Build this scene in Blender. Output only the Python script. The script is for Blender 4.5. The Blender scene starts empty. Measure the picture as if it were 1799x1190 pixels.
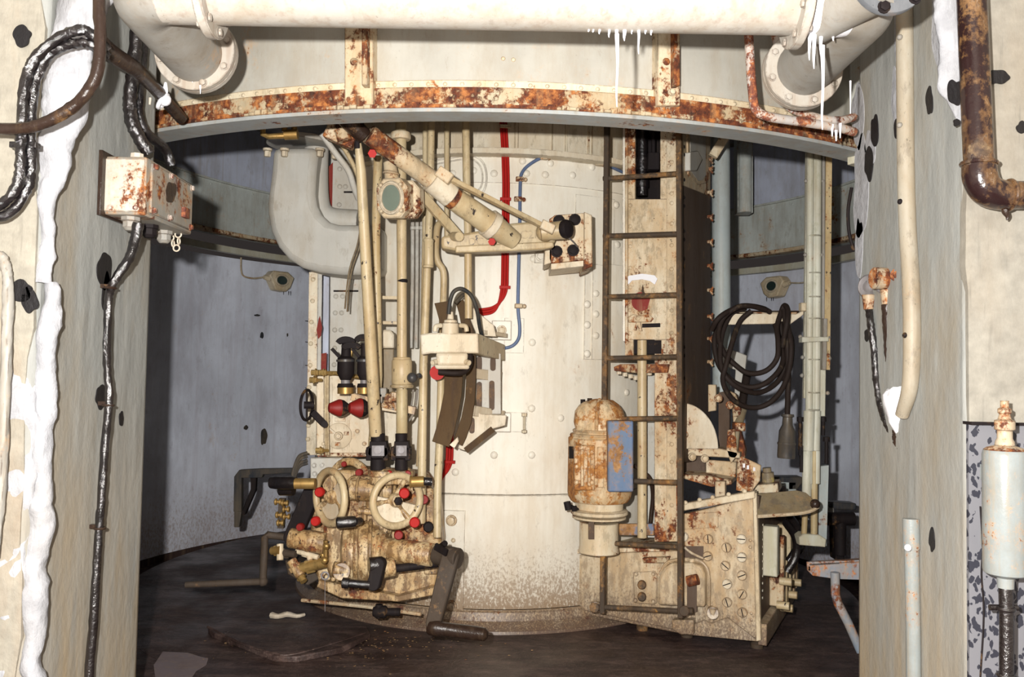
import bpy, math, random
from mathutils import Vector as V, Matrix
random.seed(7)
SC = bpy.context.scene
COL = SC.collection
# ---------------------------------------------------------------- camera
F = 1500.0; CX, CY = 899.5, 595.0
PITCH = math.radians(2.3); ROLL = math.radians(1.0)
CAM = V((0, 0, 1.3))
cr, sr, cp, sp = math.cos(ROLL), math.sin(ROLL), math.cos(PITCH), math.sin(PITCH)
FWD = V((0, cp, sp)); R0 = V((1, 0, 0)); U0 = V((0, -sp, cp))
RGT = R0*cr + U0*sr; UPV = -R0*sr + U0*cr
cd = bpy.data.cameras.new('camera'); cam = bpy.data.objects.new('camera', cd); COL.objects.link(cam)
M = Matrix.Identity(4)
for i in range(3):
    M[i][0] = RGT[i]; M[i][1] = UPV[i]; M[i][2] = -FWD[i]; M[i][3] = CAM[i]
cam.matrix_world = M
cd.sensor_fit = 'HORIZONTAL'; cd.sensor_width = 36; cd.lens = 36*F/1799; cd.clip_start = .05
SC.camera = cam
# ---------------------------------------------------------------- world, light, exposure
w = bpy.data.worlds.new('world'); SC.world = w; w.use_nodes = True
w.node_tree.nodes['Background'].inputs[0].default_value = (.5, .42, .4, 1)
w.node_tree.nodes['Background'].inputs[1].default_value = .05
ld = bpy.data.lights.new('flash', 'POINT'); ld.energy = 660; ld.color = (1, .97, .93); ld.shadow_soft_size = .022
lo = bpy.data.objects.new('flash', ld); COL.objects.link(lo); lo.location = (-.17, 0, 1.43)
SC.view_settings.view_transform = 'Standard'; SC.view_settings.look = 'None'
SC.view_settings.gamma = 1; SC.view_settings.use_curve_mapping = False
SC.view_settings.exposure = 0.25
# ---------------------------------------------------------------- pixel -> world helpers
def ray(x, y):
    return FWD + RGT*((x-CX)/F) + UPV*((CY-y)/F)
def q(x, y, Y):
    d = ray(x, y); return CAM + d*(Y/d.y)
def rp(px, Y): return px*Y/F
CC = V((-.10, 5.5, 0)); RD = 1.12
def cyl_hit(x, y, r, far=False):
    d = ray(x, y); a = d.x*d.x+d.y*d.y
    ox, oy = -CC.x, -CC.y
    b = ox*d.x+oy*d.y; c = ox*ox+oy*oy-r*r
    s = max(b*b-a*c, 0)
    t = (-b+(1 if far else -1)*math.sqrt(s))/a
    return CAM+d*t
def dr(x, y, off=0): return cyl_hit(x, y, RD+off)
def drn(p): n = V((p.x-CC.x, p.y-CC.y, 0)); return n.normalized()
def pl(x, y, P0, N):
    d = ray(x, y); return CAM+d*((P0-CAM).dot(N)/d.dot(N))
class Plane:
    def __init__(s, p, ang):            # ang: clockwise turn; right end comes nearer
        s.p = V(p); a = math.radians(ang)
        s.u = V((math.cos(a), -math.sin(a), 0)); s.n = V((-math.sin(a), -math.cos(a), 0))
    def h(s, x, y, off=0): return pl(x, y, s.p+s.n*off, s.n)
# ---------------------------------------------------------------- mesh builder
def basis(ax):
    ax = ax.normalized(); t = V((0, 0, 1)) if abs(ax.z) < .9 else V((1, 0, 0))
    a = ax.cross(t).normalized(); b = ax.cross(a).normalized(); return a, b
class B:
    def __init__(s): s.v = []; s.f = []
    def add(s, vs, fs):
        o = len(s.v); s.v += [V(x) for x in vs]; s.f += [tuple(i+o for i in f) for f in fs]; return s
    def slab(s, pts, vec):
        n = len(pts); pts = [V(p) for p in pts]; vec = V(vec)
        fs = [tuple(range(n)), tuple(reversed(range(n, 2*n)))] + [(i, i+n, (i+1) % n+n, (i+1) % n) for i in range(n)]
        return s.add(pts+[p+vec for p in pts], fs)
    def box(s, a, b, ang=0, org=None):
        x0, y0, z0 = a; x1, y1, z1 = b
        ps = [(x0, y0, z0), (x1, y0, z0), (x1, y0, z1), (x0, y0, z1)]
        o = len(s.v); s.slab(ps, (0, y1-y0, 0))
        if org is not None:
            m = Matrix.Rotation(ang, 4, 'Z')
            for i in range(o, len(s.v)): s.v[i] = m @ s.v[i] + V(org)
        return s
    def obox(s, c, ax, ay, az):         # centre and three half axes
        c, ax, ay, az = V(c), V(ax), V(ay), V(az)
        return s.slab([c-ax-az-ay, c+ax-az-ay, c+ax+az-ay, c-ax+az-ay], ay*2)
    def lathe(s, p0, ax, prof, n=18, cap=True):
        ax = V(ax).normalized(); a, b = basis(ax); vs = []; fs = []
        for t, r in prof:
            for i in range(n):
                th = 2*math.pi*i/n; vs.append(V(p0)+ax*t+(a*math.cos(th)+b*math.sin(th))*r)
        for k in range(len(prof)-1):
            for i in range(n):
                j = (i+1) % n; fs.append((k*n+i, (k+1)*n+i, (k+1)*n+j, k*n+j))
        if cap:
            fs.append(tuple(range(n))); fs.append(tuple(reversed(range((len(prof)-1)*n, len(prof)*n))))
        return s.add(vs, fs)
    def cyl(s, p0, p1, r0, r1=None, n=16):
        d = V(p1)-V(p0); return s.lathe(p0, d, [(0, r0), (d.length, r0 if r1 is None else r1)], n)
    def tube(s, pts, r, n=10, sub=5, closed=False):
        pts = [V(p) for p in pts]; m = len(pts)
        rs = list(r) if isinstance(r, (list, tuple)) else [r]*m
        if sub > 1 and m > 2:
            P = []; Rr = []
            rng = range(m if closed else m-1)
            for i in rng:
                if closed: p0, p1, p2, p3 = pts[i-1], pts[i], pts[(i+1) % m], pts[(i+2) % m]
                else:
                    p0 = pts[i-1] if i else pts[0]*2-pts[1]; p1 = pts[i]; p2 = pts[i+1]
                    p3 = pts[i+2] if i+2 < m else pts[i+1]*2-pts[i]
                ra, rb = rs[i], rs[(i+1) % m]
                for k in range(sub):
                    t = k/sub
                    P.append(.5*((2*p1)+(p2-p0)*t+(2*p0-5*p1+4*p2-p3)*t*t+(3*p1-p0-3*p2+p3)*t*t*t)); Rr.append(ra+(rb-ra)*t)
            if not closed: P.append(pts[-1]); Rr.append(rs[-1])
            pts, rs = P, Rr
        m = len(pts); vs = []; fs = []
        tan = [(pts[(i+1) % m]-pts[i-1] if closed or 0 < i < m-1 else (pts[1]-pts[0] if i == 0 else pts[-1]-pts[-2])).normalized() for i in range(m)]
        a, b = basis(tan[0])
        for i in range(m):
            if i:
                a = (a-tan[i]*a.dot(tan[i])).normalized(); b = tan[i].cross(a).normalized()
                if i == 1 and False: pass
            else: b = tan[0].cross(a).normalized()
            for k in range(n):
                th = 2*math.pi*k/n; vs.append(pts[i]+(a*math.cos(th)+b*math.sin(th))*rs[i])
        for i in range(m if closed else m-1):
            j = (i+1) % m
            for k in range(n):
                l = (k+1) % n; fs.append((i*n+k, i*n+l, j*n+l, j*n+k))
        if not closed: fs.append(tuple(reversed(range(n)))); fs.append(tuple(range((m-1)*n, m*n)))
        return s.add(vs, fs)
    def bar(s, p0, p1, w, h, up=(0, 0, 1)):
        p0, p1 = V(p0), V(p1); d = p1-p0; sd = d.cross(V(up)).normalized()*(w/2); uu = sd.cross(d).normalized()*(h/2)
        return s.slab([p0-sd-uu, p0+sd-uu, p0+sd+uu, p0-sd+uu], d)
    def torus(s, c, nrm, R, r, n=36, m=10):
        a, b = basis(V(nrm)); c = V(c)
        return s.tube([c+(a*math.cos(2*math.pi*i/n)+b*math.sin(2*math.pi*i/n))*R for i in range(n)], r, m, 1, True)
    def ball(s, c, r, n=10, m=7, sq=(1, 1, 1)):
        vs = [V(c)+V((0, 0, r*sq[2]))]; fs = []
        for i in range(1, m):
            ph = math.pi*i/m
            for k in range(n):
                th = 2*math.pi*k/n; vs.append(V(c)+V((r*math.sin(ph)*math.cos(th)*sq[0], r*math.sin(ph)*math.sin(th)*sq[1], r*math.cos(ph)*sq[2])))
        vs.append(V(c)-V((0, 0, r*sq[2]))); L = len(vs)-1
        for k in range(n):
            l = (k+1) % n; fs.append((0, 1+k, 1+l)); fs.append((L, L-n+l, L-n+k))
        for i in range(m-2):
            for k in range(n):
                l = (k+1) % n; fs.append((1+i*n+k, 1+(i+1)*n+k, 1+(i+1)*n+l, 1+i*n+l))
        return s.add(vs, fs)
    def rivet(s, p, nrm, r=.012, h=None):
        h = r*.6 if h is None else h; p = V(p)-V(nrm).normalized()*.002
        return s.lathe(p, nrm, [(0, r), (h*.55, r*.86), (h*.9, r*.5), (h*1.02, r*.08)], 9)
    def bolt(s, p, nrm, r=.015, h=.012):
        nrm = V(nrm).normalized()
        s.lathe(V(p)-nrm*.002, nrm, [(0, r*1.35), (h*.3, r*1.3)], 12)
        return s.lathe(V(p), nrm, [(h*.3, r), (h*.9, r), (h, r*.8)], 6)
    def arc(s, r0, r1, z0, z1, a0, a1, n=40, c=None, tilt=0):   # angles in degrees, 0 faces the camera (-Y), + to the right
        c = CC if c is None else c; vs = []; fs = []
        for i in range(n+1):
            a = math.radians(a0+(a1-a0)*i/n); dx, dy = math.sin(a), -math.cos(a)
            for r, z in ((r0, z0), (r1, z0), (r1, z1), (r0, z1)):
                vs.append((c.x+dx*r, c.y+dy*r, z+tilt*dx*r))
        for i in range(n):
            for k in range(4):
                l = (k+1) % 4; fs.append((i*4+k, i*4+l, i*4+4+l, i*4+4+k))
        fs += [(3, 2, 1, 0), (n*4, n*4+1, n*4+2, n*4+3)]
        return s.add(vs, fs)
def mesh(b, name, mat, origin, smooth=38):
    me = bpy.data.meshes.new(name); me.from_pydata([tuple(v-origin) for v in b.v], [], b.f)
    me.validate(); 
    import bmesh
    bm = bmesh.new(); bm.from_mesh(me); bmesh.ops.recalc_face_normals(bm, faces=bm.faces[:]); bm.to_mesh(me); bm.free()
    me.materials.append(mat)
    if smooth:
        me.polygons.foreach_set('use_smooth', [True]*len(me.polygons)); me.set_sharp_from_angle(angle=math.radians(smooth))
    return me
def bevel(o, wd, seg=2):
    m = o.modifiers.new('bevel', 'BEVEL'); m.width = wd; m.segments = seg; m.limit_method = 'ANGLE'; m.angle_limit = math.radians(40); m.harden_normals = False
def wloc(o):
    p = V((0, 0, 0))
    while o is not None: p += o.location; o = o.parent
    return p
def part(parent, name, b, mat, label=None, bev=0, kind=None, smooth=38, loc=None):
    """part of a thing; its origin sits at the centre of its own bounds"""
    if loc is None:
        xs = [min(v[i] for v in b.v) for i in range(3)]; xe = [max(v[i] for v in b.v) for i in range(3)]
        loc = V([(xs[i]+xe[i])/2 for i in range(3)])
    o = bpy.data.objects.new(name, mesh(b, name, mat, loc, smooth)); COL.objects.link(o)
    o.location = loc
    if parent is not None:
        o.location = loc-wloc(parent); o.parent = parent
    if label: o['label'] = label
    if kind: o['kind'] = kind
    if bev: bevel(o, bev)
    return o
def single(name, label, cat, b, mat, bev=0, group=None, kind=None, smooth=38):
    xs = [min(v[i] for v in b.v) for i in range(3)]; xe = [max(v[i] for v in b.v) for i in range(3)]
    loc = V(((xs[0]+xe[0])/2, (xs[1]+xe[1])/2, xs[2]))
    o = part(None, name, b, mat, loc=loc, bev=bev, smooth=smooth)
    if label: o['label'] = label
    if cat: o['category'] = cat
    if group: o['group'] = group
    if kind: o['kind'] = kind
    return o
def struct(name, b, mat, bev=0, label=None, smooth=38, parent=None):
    if parent is None: o = single(name, label, None, b, mat, bev, kind='structure', smooth=smooth)
    else: o = part(parent, name, b, mat, bev=bev, smooth=smooth)
    return o
def thing(name, label, cat, loc, group=None):
    o = bpy.data.objects.new(name, None); COL.objects.link(o); o.location = V(loc); o.empty_display_size = .1
    o['label'] = label; o['category'] = cat
    if group: o['group'] = group
    return o
def copies(parent, name, b0, mat, spots, loc0):
    """share one mesh between alike pieces: spots are (location, rotation matrix or None)"""
    me = mesh(b0, name, mat, V((0, 0, 0))); out = []
    for p, rot in spots:
        o = bpy.data.objects.new(name, me); COL.objects.link(o); o.location = V(p)-wloc(parent)
        if rot is not None: o.rotation_mode = 'QUATERNION'; o.rotation_quaternion = rot
        o.parent = parent; out.append(o)
    return out
def tonrm(n): return V((0, 0, 1)).rotation_difference(V(n).normalized())
def rivets(parent, mat, spots, r=.012, name='rivet'):
    return copies(parent, name, B().rivet((0, 0, 0), (0, 0, 1), r), mat, [(p, tonrm(n)) for p, n in spots], None)
def bolts(parent, mat, spots, r=.015, h=.012, name='bolt'):
    return copies(parent, name, B().bolt((0, 0, 0), (0, 0, 1), r, h), mat, [(p, tonrm(n)) for p, n in spots], None)
# ---------------------------------------------------------------- materials
def newmat(name):
    m = bpy.data.materials.new(name); m.use_nodes = True; nt = m.node_tree
    return m, nt, nt.nodes, nt.links, nt.nodes['Principled BSDF']
def ramp(nodes, stops):
    r = nodes.new('ShaderNodeValToRGB'); e = r.color_ramp.elements
    while len(e) > 1: e.remove(e[-1])
    e[0].position = stops[0][0]; c = stops[0][1]; e[0].color = (*c, 1) if len(c) == 3 else c
    for p, c in stops[1:]:
        x = e.new(p); x.color = (*c, 1)
    return r
def g(v): return (v, v, v)
def paint(name, base, rust=.3, dirt=.3, rough=.45, scale=1.0, chip=0.0, streak=.25, bump=.25, dirtcol=(.30, .22, .12), rustcol=((.035, .012, .008), (.13, .034, .012), (.42, .16, .045)), metal=0.0, spec=.3, low=None, vari=.12, edge=0.0, dk=None):
    """flaking paint over rusty steel; every mask is noise in the object's own space"""
    m, nt, N, L, bs = newmat(name)
    tc = N.new('ShaderNodeTexCoord'); geo = N.new('ShaderNodeNewGeometry')
    def noise(s, det=6, rgh=.6, zs=1.0, off=0):
        mp = N.new('ShaderNodeMapping'); mp.inputs['Scale'].default_value = (1, 1, zs); mp.inputs['Location'].default_value = (off, off*1.7, off*.3)
        L.new(geo.outputs['Position'], mp.inputs['Vector'])
        n = N.new('ShaderNodeTexNoise'); n.inputs['Scale'].default_value = s*scale; n.inputs['Detail'].default_value = det; n.inputs['Roughness'].default_value = rgh
        L.new(mp.outputs[0], n.inputs['Vector']); return n.outputs['Fac']
    def mix(f, a, b, blend='MIX'):
        x = N.new('ShaderNodeMix'); x.data_type = 'RGBA'; x.blend_type = blend
        if isinstance(f, float): x.inputs['Factor'].default_value = f
        else: L.new(f, x.inputs['Factor'])
        for k, s in (('A', a), ('B', b)):
            i = [z for z in x.inputs if z.name == k and z.type == 'RGBA'][0]
            if isinstance(s, tuple): i.default_value = (*s, 1)
            else: L.new(s, i)
        return [z for z in x.outputs if z.type == 'RGBA'][0]
    def math_(op, a, b=None):
        x = N.new('ShaderNodeMath'); x.operation = op; x.use_clamp = True
        for k, s in enumerate((a, b)):
            if s is None: continue
            if isinstance(s, (int, float)): x.inputs[k].default_value = s
            else: L.new(s, x.inputs[k])
        return x.outputs[0]
    def thr(src, t, wd=.05):
        r = ramp(N, [(max(t-wd, 0), g(0)), (min(t+wd, 1), g(1))]); L.new(src, r.inputs[0]); return r.outputs[0]
    nbig = noise(3, 5, .6, 1, 3); 
    v = ramp(N, [(.3, tuple(c*(1-vari) for c in base)), (.7, tuple(min(c*(1+vari), .95) for c in base))]); L.new(nbig, v.inputs[0])
    col = v.outputs[0]
    if dirt > 0:
        dk = dk or tuple(base[i]*.2+dirtcol[i]*.5 for i in range(3)); tan = tuple(base[i]*(.72, .58, .42)[i] for i in range(3))
        col = mix(math_('MULTIPLY', thr(noise(6, 8, .7, .35, 11), .55-.10*dirt, .09), min(.25+dirt*.65, .9)), col, tan if base[0] > base[2]*1.08 else dk)
        col = mix(math_('MULTIPLY', thr(noise(16, 10, .75, .45, 15), .64-.13*dirt, .035), min(.2+dirt*.6, .85)), col, dk)
        col = mix(math_('MULTIPLY', thr(noise(75, 4, .7, .8, 5), .70-.08*dirt, .03), min(.3+dirt*.5, .8)), col, tuple(c*.6 for c in dk))
    if edge > 0:      # worn, grimy paint along the edges of plates and castings
        bv = N.new('ShaderNodeBevel'); bv.samples = 4; bv.inputs['Radius'].default_value = .006
        dt = N.new('ShaderNodeVectorMath'); dt.operation = 'DOT_PRODUCT'; L.new(bv.outputs[0], dt.inputs[0]); L.new(geo.outputs['Normal'], dt.inputs[1])
        em = math_('SUBTRACT', 1.0, dt.outputs['Value'])
        er = ramp(N, [(.006, g(0)), (.05, g(1))]); L.new(em, er.inputs[0])
        en = thr(noise(26, 6, .7, 1, 44), .54-.18*edge, .07)
        col = mix(math_('MULTIPLY', math_('MULTIPLY', er.outputs[0], en), min(.55+edge*.4, .92)), col, (.06, .028, .014))
    rfac = None
    if rust > 0:
        r1 = noise(9, 10, .72, .8, 21); r2 = noise(2.2, 3, .5, 1, 31); r3 = noise(60, 4, .6, 1, 41)
        rr = math_('ADD', math_('ADD', math_('MULTIPLY', r1, .55), math_('MULTIPLY', r2, .3)), math_('MULTIPLY', r3, .15))
        t = .66-.24*rust
        rc = ramp(N, [(.35, rustcol[0]), (.5, rustcol[1]), (.66, rustcol[2])]); L.new(noise(22, 6, .7, 1, 51), rc.inputs[0])
        # stain halo, then rust itself
        st = noise(10, 6, .6, .12, 61)
        halo = math_('MULTIPLY', thr(rr, t-.035, .04), thr(st, .5, .14))
        col = mix(math_('MULTIPLY', halo, .55), col, (.50, .27, .10))
        rfac = thr(rr, t, .018)
        col = mix(rfac, col, rc.outputs[0])
    if streak > 0:
        s = noise(30, 4, .6, .04, 71)
        col = mix(math_('MULTIPLY', thr(s, .6, .08), streak), col, dirtcol)
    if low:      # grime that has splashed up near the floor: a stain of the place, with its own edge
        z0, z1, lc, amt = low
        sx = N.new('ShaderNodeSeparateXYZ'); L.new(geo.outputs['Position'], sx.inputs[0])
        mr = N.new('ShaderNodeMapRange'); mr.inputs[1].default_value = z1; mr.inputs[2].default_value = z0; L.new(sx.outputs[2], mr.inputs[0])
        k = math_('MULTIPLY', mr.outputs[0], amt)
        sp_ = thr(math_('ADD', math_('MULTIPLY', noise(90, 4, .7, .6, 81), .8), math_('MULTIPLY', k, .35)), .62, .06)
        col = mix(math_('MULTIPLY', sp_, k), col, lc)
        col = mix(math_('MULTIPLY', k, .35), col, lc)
    if chip > 0:
        c1 = noise(35, 5, .6, .7, 91)
        col = mix(thr(c1, .72-.12*chip, .01), col, (.035, .025, .02))
    L.new(col, bs.inputs['Base Color'])
    bs.inputs['Metallic'].default_value = metal; bs.inputs['Specular IOR Level'].default_value = spec
    if rfac is not None:
        rm = N.new('ShaderNodeMapRange'); rm.inputs[3].default_value = rough; rm.inputs[4].default_value = .8; L.new(rfac, rm.inputs[0]); L.new(rm.outputs[0], bs.inputs['Roughness'])
    else: bs.inputs['Roughness'].default_value = rough
    if bump > 0:
        bp = N.new('ShaderNodeBump'); bp.inputs['Strength'].default_value = bump; bp.inputs['Distance'].default_value = .004
        h = noise(45, 6, .6, 1, 7)
        if rfac is not None: h = math_('ADD', math_('MULTIPLY', h, .5), math_('MULTIPLY', rfac, .35))
        L.new(h, bp.inputs['Height']); L.new(bp.outputs[0], bs.inputs['Normal'])
    return m
MT = {}
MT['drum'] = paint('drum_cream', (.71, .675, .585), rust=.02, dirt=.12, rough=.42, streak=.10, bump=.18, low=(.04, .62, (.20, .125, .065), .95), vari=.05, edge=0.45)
MT['cream'] = paint('cream_paint', (.62, .55, .41), rust=.28, dirt=.5, rough=.45, edge=0.7)
MT['cream_clean'] = paint('cream_paint_clean', (.62, .56, .44), rust=.10, dirt=.45, rough=.55, streak=.15, edge=0.5)  # cream paint with less rust and streaking
MT['cream_rust'] = paint('cream_rusty', (.58, .50, .36), rust=.60, dirt=.45, rough=.5, scale=1.3, edge=0.9)
MT['beam_rust'] = paint('beam_heavy_rust', (.42, .36, .25), rust=.80, dirt=.4, rough=.5, scale=1.25, bump=.6, edge=0.8)
MT['cream_pole'] = paint('cream_pole', (.49, .40, .245), rust=.10, dirt=.5, rough=.45, chip=.45, streak=.2, edge=0.4, spec=0.45)
MT['cream_pole_rust'] = paint('cream_pole_rusty', (.50, .40, .23), rust=.45, dirt=.5, rough=.4, scale=1.6, chip=.6)
MT['oily'] = paint('oily_cream', (.60, .48, .29), rust=.42, dirt=1.0, rough=.42, scale=1.5, dirtcol=(.16, .09, .04), streak=.7, bump=.6, chip=.6, spec=.45, edge=1.0, dk=(.11, .055, .02))
MT['trunk'] = paint('trunk_cream', (.62, .54, .40), rust=.52, dirt=.7, rough=.5, scale=1.4, chip=.2, edge=0.9)
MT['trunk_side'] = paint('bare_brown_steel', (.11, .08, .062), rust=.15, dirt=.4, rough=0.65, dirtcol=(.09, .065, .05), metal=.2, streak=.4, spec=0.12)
MT['box'] = paint('box_cream', (.58, .49, .35), rust=.34, dirt=.8, rough=.4, scale=1.4, low=(-.05, .42, (.085, .052, .040), 1.0), dirtcol=(.33, .24, .15), edge=0.8)
MT['fascia'] = paint('fascia_paint', (.385, .37, .325), rust=.13, dirt=.12, rough=.5, scale=1.2, streak=.08)
MT['flange'] = paint('flange_underside', (.30, .32, .32), rust=.28, dirt=.2, rough=.5)
MT['duct'] = paint('duct_grey', (.45, .44, .40), rust=.04, dirt=.2, rough=.5, streak=.1, bump=.15, edge=0.3)
MT['pale_blue'] = paint('pale_blue_paint', (.38, .43, .43), rust=.1, dirt=.15, rough=.45)
MT['wallblue'] = paint('wall_blue_grey', (.68, .72, .82), rust=.03, dirt=.22, rough=.75, scale=.7, dirtcol=(.42, .37, .42), streak=.2, low=(.1, .75, (.30, .21, .16), .55), bump=.3, vari=.15)
MT['wallbase'] = paint('wall_base_dark', (.045, .028, .025), rust=0, dirt=.2, rough=0.8, spec=0.1)
MT['upper'] = paint('upper_wall', (.54, .58, .70), rust=.02, dirt=.15, rough=.7)
MT['girder'] = paint('girder_grey_green', (.55, .59, .56), rust=.26, dirt=.25, rough=.55, rustcol=((.12, .06, .02), (.28, .12, .03), (.45, .24, .07)), edge=0.3)
MT['pipe'] = paint('white_pipe', (.36, .335, .295), rust=.04, dirt=.25, rough=.45, dirtcol=(.22, .15, .11), streak=.35, scale=1.4, edge=0.3)
MT['gpipe'] = paint('grey_pipe', (.27, .26, .235), rust=.08, dirt=.3, rough=.5, scale=1.4, edge=0.5)
MT['black'] = paint('tarry_black', (.007, .006, .007), rust=0, dirt=.3, rough=.16, dirtcol=(.03, .02, .016), bump=.9, scale=1.6, spec=.9)
MT['tar'] = paint('tar_brown', (.028, .017, .013), rust=.1, dirt=.5, rough=.25, dirtcol=(.09, .06, .035), bump=1.0, scale=1.5, rustcol=((.03, .02, .015), (.07, .04, .03), (.18, .12, .08)))
MT['tarpipe'] = paint('tar_pipe', (.018, .008, .008), rust=.5, dirt=.3, rough=.16, dirtcol=(.02, .012, .012), bump=.8, rustcol=((.02, .010, .006), (.07, .04, .02), (.24, .16, .08)), spec=.6, streak=.5)
MT['dark'] = paint('dark_steel', (.014, .011, .012), rust=.15, dirt=.4, rough=0.65, metal=.1, spec=0.12, dirtcol=(.04, .028, .022))
MT['near_grey'] = paint('near_grey', (.15, .155, .165), rust=.1, dirt=.6, rough=.5, dirtcol=(.08, .09, .1))
MT['near_cream'] = paint('near_cream', (.33, .30, .24), rust=.12, dirt=.4, rough=.5, dirtcol=(.12, .09, .06))
MT['elbow'] = paint('elbow_grey', (.26, .25, .225), rust=.04, dirt=.3, rough=.5, dirtcol=(.16, .12, .09))
MT['near_rust'] = paint('near_rusty', (.40, .35, .27), rust=.7, dirt=.4, rough=.5, scale=1.6, edge=0.8)
MT['steel'] = paint('worn_steel', (.26, .25, .26), rust=.02, dirt=.6, rough=.6, metal=.3, spec=.3, dirtcol=(.15, .12, .1), streak=0)
MT['crank'] = paint('crank_bare_steel', (.065, .052, .042), rust=.2, dirt=.5, rough=0.65, metal=.1, spec=0.12, dirtcol=(.08, .055, .04), rustcol=((.05, .03, .02), (.12, .06, .04), (.2, .1, .06)))
MT['ladder'] = paint('ladder_steel', (.065, .050, .038), rust=.4, dirt=.5, rough=0.65, metal=.1, spec=0.12, dirtcol=(.10, .07, .04), rustcol=((.08, .04, .02), (.2, .1, .04), (.38, .2, .06)), edge=0.5)
MT['brass'] = paint('old_brass', (.40, .27, .10), rust=.05, dirt=.6, rough=.42, metal=.6, dirtcol=(.12, .08, .03), streak=0)
MT['red'] = paint('red_paint', (.36, .014, .011), rust=0, dirt=.1, rough=.55, spec=.15, dirtcol=(.2, .01, .01), streak=0, bump=.05)
MT['redpost'] = paint('red_dull', (.20, .022, .016), rust=.05, dirt=.2, rough=.6, spec=.15)
MT['bluecable'] = paint('blue_cable', (.10, .14, .24), rust=0, dirt=.2, rough=.4, dirtcol=(.06, .07, .1), streak=0, bump=.05)
MT['cable'] = paint('dark_cable', (.018, .021, .024), rust=0, dirt=.2, rough=0.5, streak=0, bump=.1, spec=0.2)
MT['coil'] = paint('rubber_coil', (.020, .014, .012), rust=0, dirt=.2, rough=0.65, streak=0, bump=.1, spec=0.12)
MT['plug'] = paint('plug_blue_black', (.022, .027, .036), rust=0, dirt=.3, rough=0.4, bump=.1, streak=.1, spec=0.3)
MT['wood'] = paint('brown_strip', (.075, .045, .02), rust=.05, dirt=.4, rough=0.65, dirtcol=(.05, .03, .02), streak=.7, bump=.3, spec=0.12)
MT['glass'] = paint('lens_green', (.16, .20, .16), rust=0, dirt=.2, rough=.15, dirtcol=(.2, .22, .18), streak=0, bump=0, spec=.8)
MT['lens'] = paint('lens_dark', (.02, .035, .032), rust=0, dirt=0, rough=.1, streak=0, bump=0, spec=.8)
MT['blue'] = paint('blue_rusty', (.085, .15, .27), rust=.62, dirt=.5, rough=.55, spec=.3, dirtcol=(.22, .24, .26), rustcol=((.12, .06, .03), (.28, .14, .05), (.42, .24, .1)), streak=.1)
MT['motor'] = paint('motor_rusty', (.62, .50, .33), rust=.68, dirt=.8, rough=.4, scale=1.3, rustcol=((.13, .05, .02), (.30, .12, .03), (.48, .24, .07)), edge=0.9)
MT['benchblue'] = paint('bench_blue_grey', (.15, .19, .24), rust=.55, dirt=.3, rough=.5)
MT['benchrust'] = paint('bench_rust_top', (.20, .12, .09), rust=.5, dirt=.3, rough=.6)
MT['lime'] = paint('white_lime', (.70, .70, .73), rust=0, dirt=0, rough=.5, streak=0, bump=.5, vari=.02)
MT['seat'] = paint('olive_plate', (.24, .20, .13), rust=.15, dirt=.6, rough=.35, dirtcol=(.12, .10, .09), rustcol=((.2, .15, .05), (.38, .3, .1), (.45, .38, .15)), edge=0.5, spec=0.2)
MT['rustpipe'] = paint('rust_white_pipe', (.42, .39, .37), rust=.70, dirt=.1, rough=.6, scale=2.4, rustcol=((.08, .025, .02), (.16, .05, .03), (.4, .14, .05)))
MT['boxrust'] = paint('white_box_rust', (.46, .44, .39), rust=.52, dirt=.05, rough=.5, scale=1.3, edge=0.9)
MT['boxgrey'] = paint('grey_box_rust', (.27, .26, .23), rust=.5, dirt=.2, rough=.5, scale=1.3, edge=0.9)
MT['chain'] = paint('pale_chain', (.55, .49, .40), rust=.1, dirt=.2, rough=.4)
MT['column'] = paint('conduit_pale', (.50, .50, .42), rust=.08, dirt=.4, rough=.45, dirtcol=(.4, .38, .2), edge=0.5)
MT['yellowed'] = paint('conduit_yellowed', (.42, .345, .20), rust=.2, dirt=.5, rough=.45)
MT['bottle'] = paint('bottle_pale', (.23, .255, .255), rust=.22, dirt=.05, rough=.25, scale=3.5)
MT['red2'] = paint('red_worn', (.22, .014, .012), rust=0, dirt=.4, rough=.5, spec=.25, dirtcol=(.08, .02, .02), streak=0)
MT['floorpale'] = paint('puddle_dust', (.17, .14, .15), rust=0, dirt=.2, rough=.7)

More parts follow.
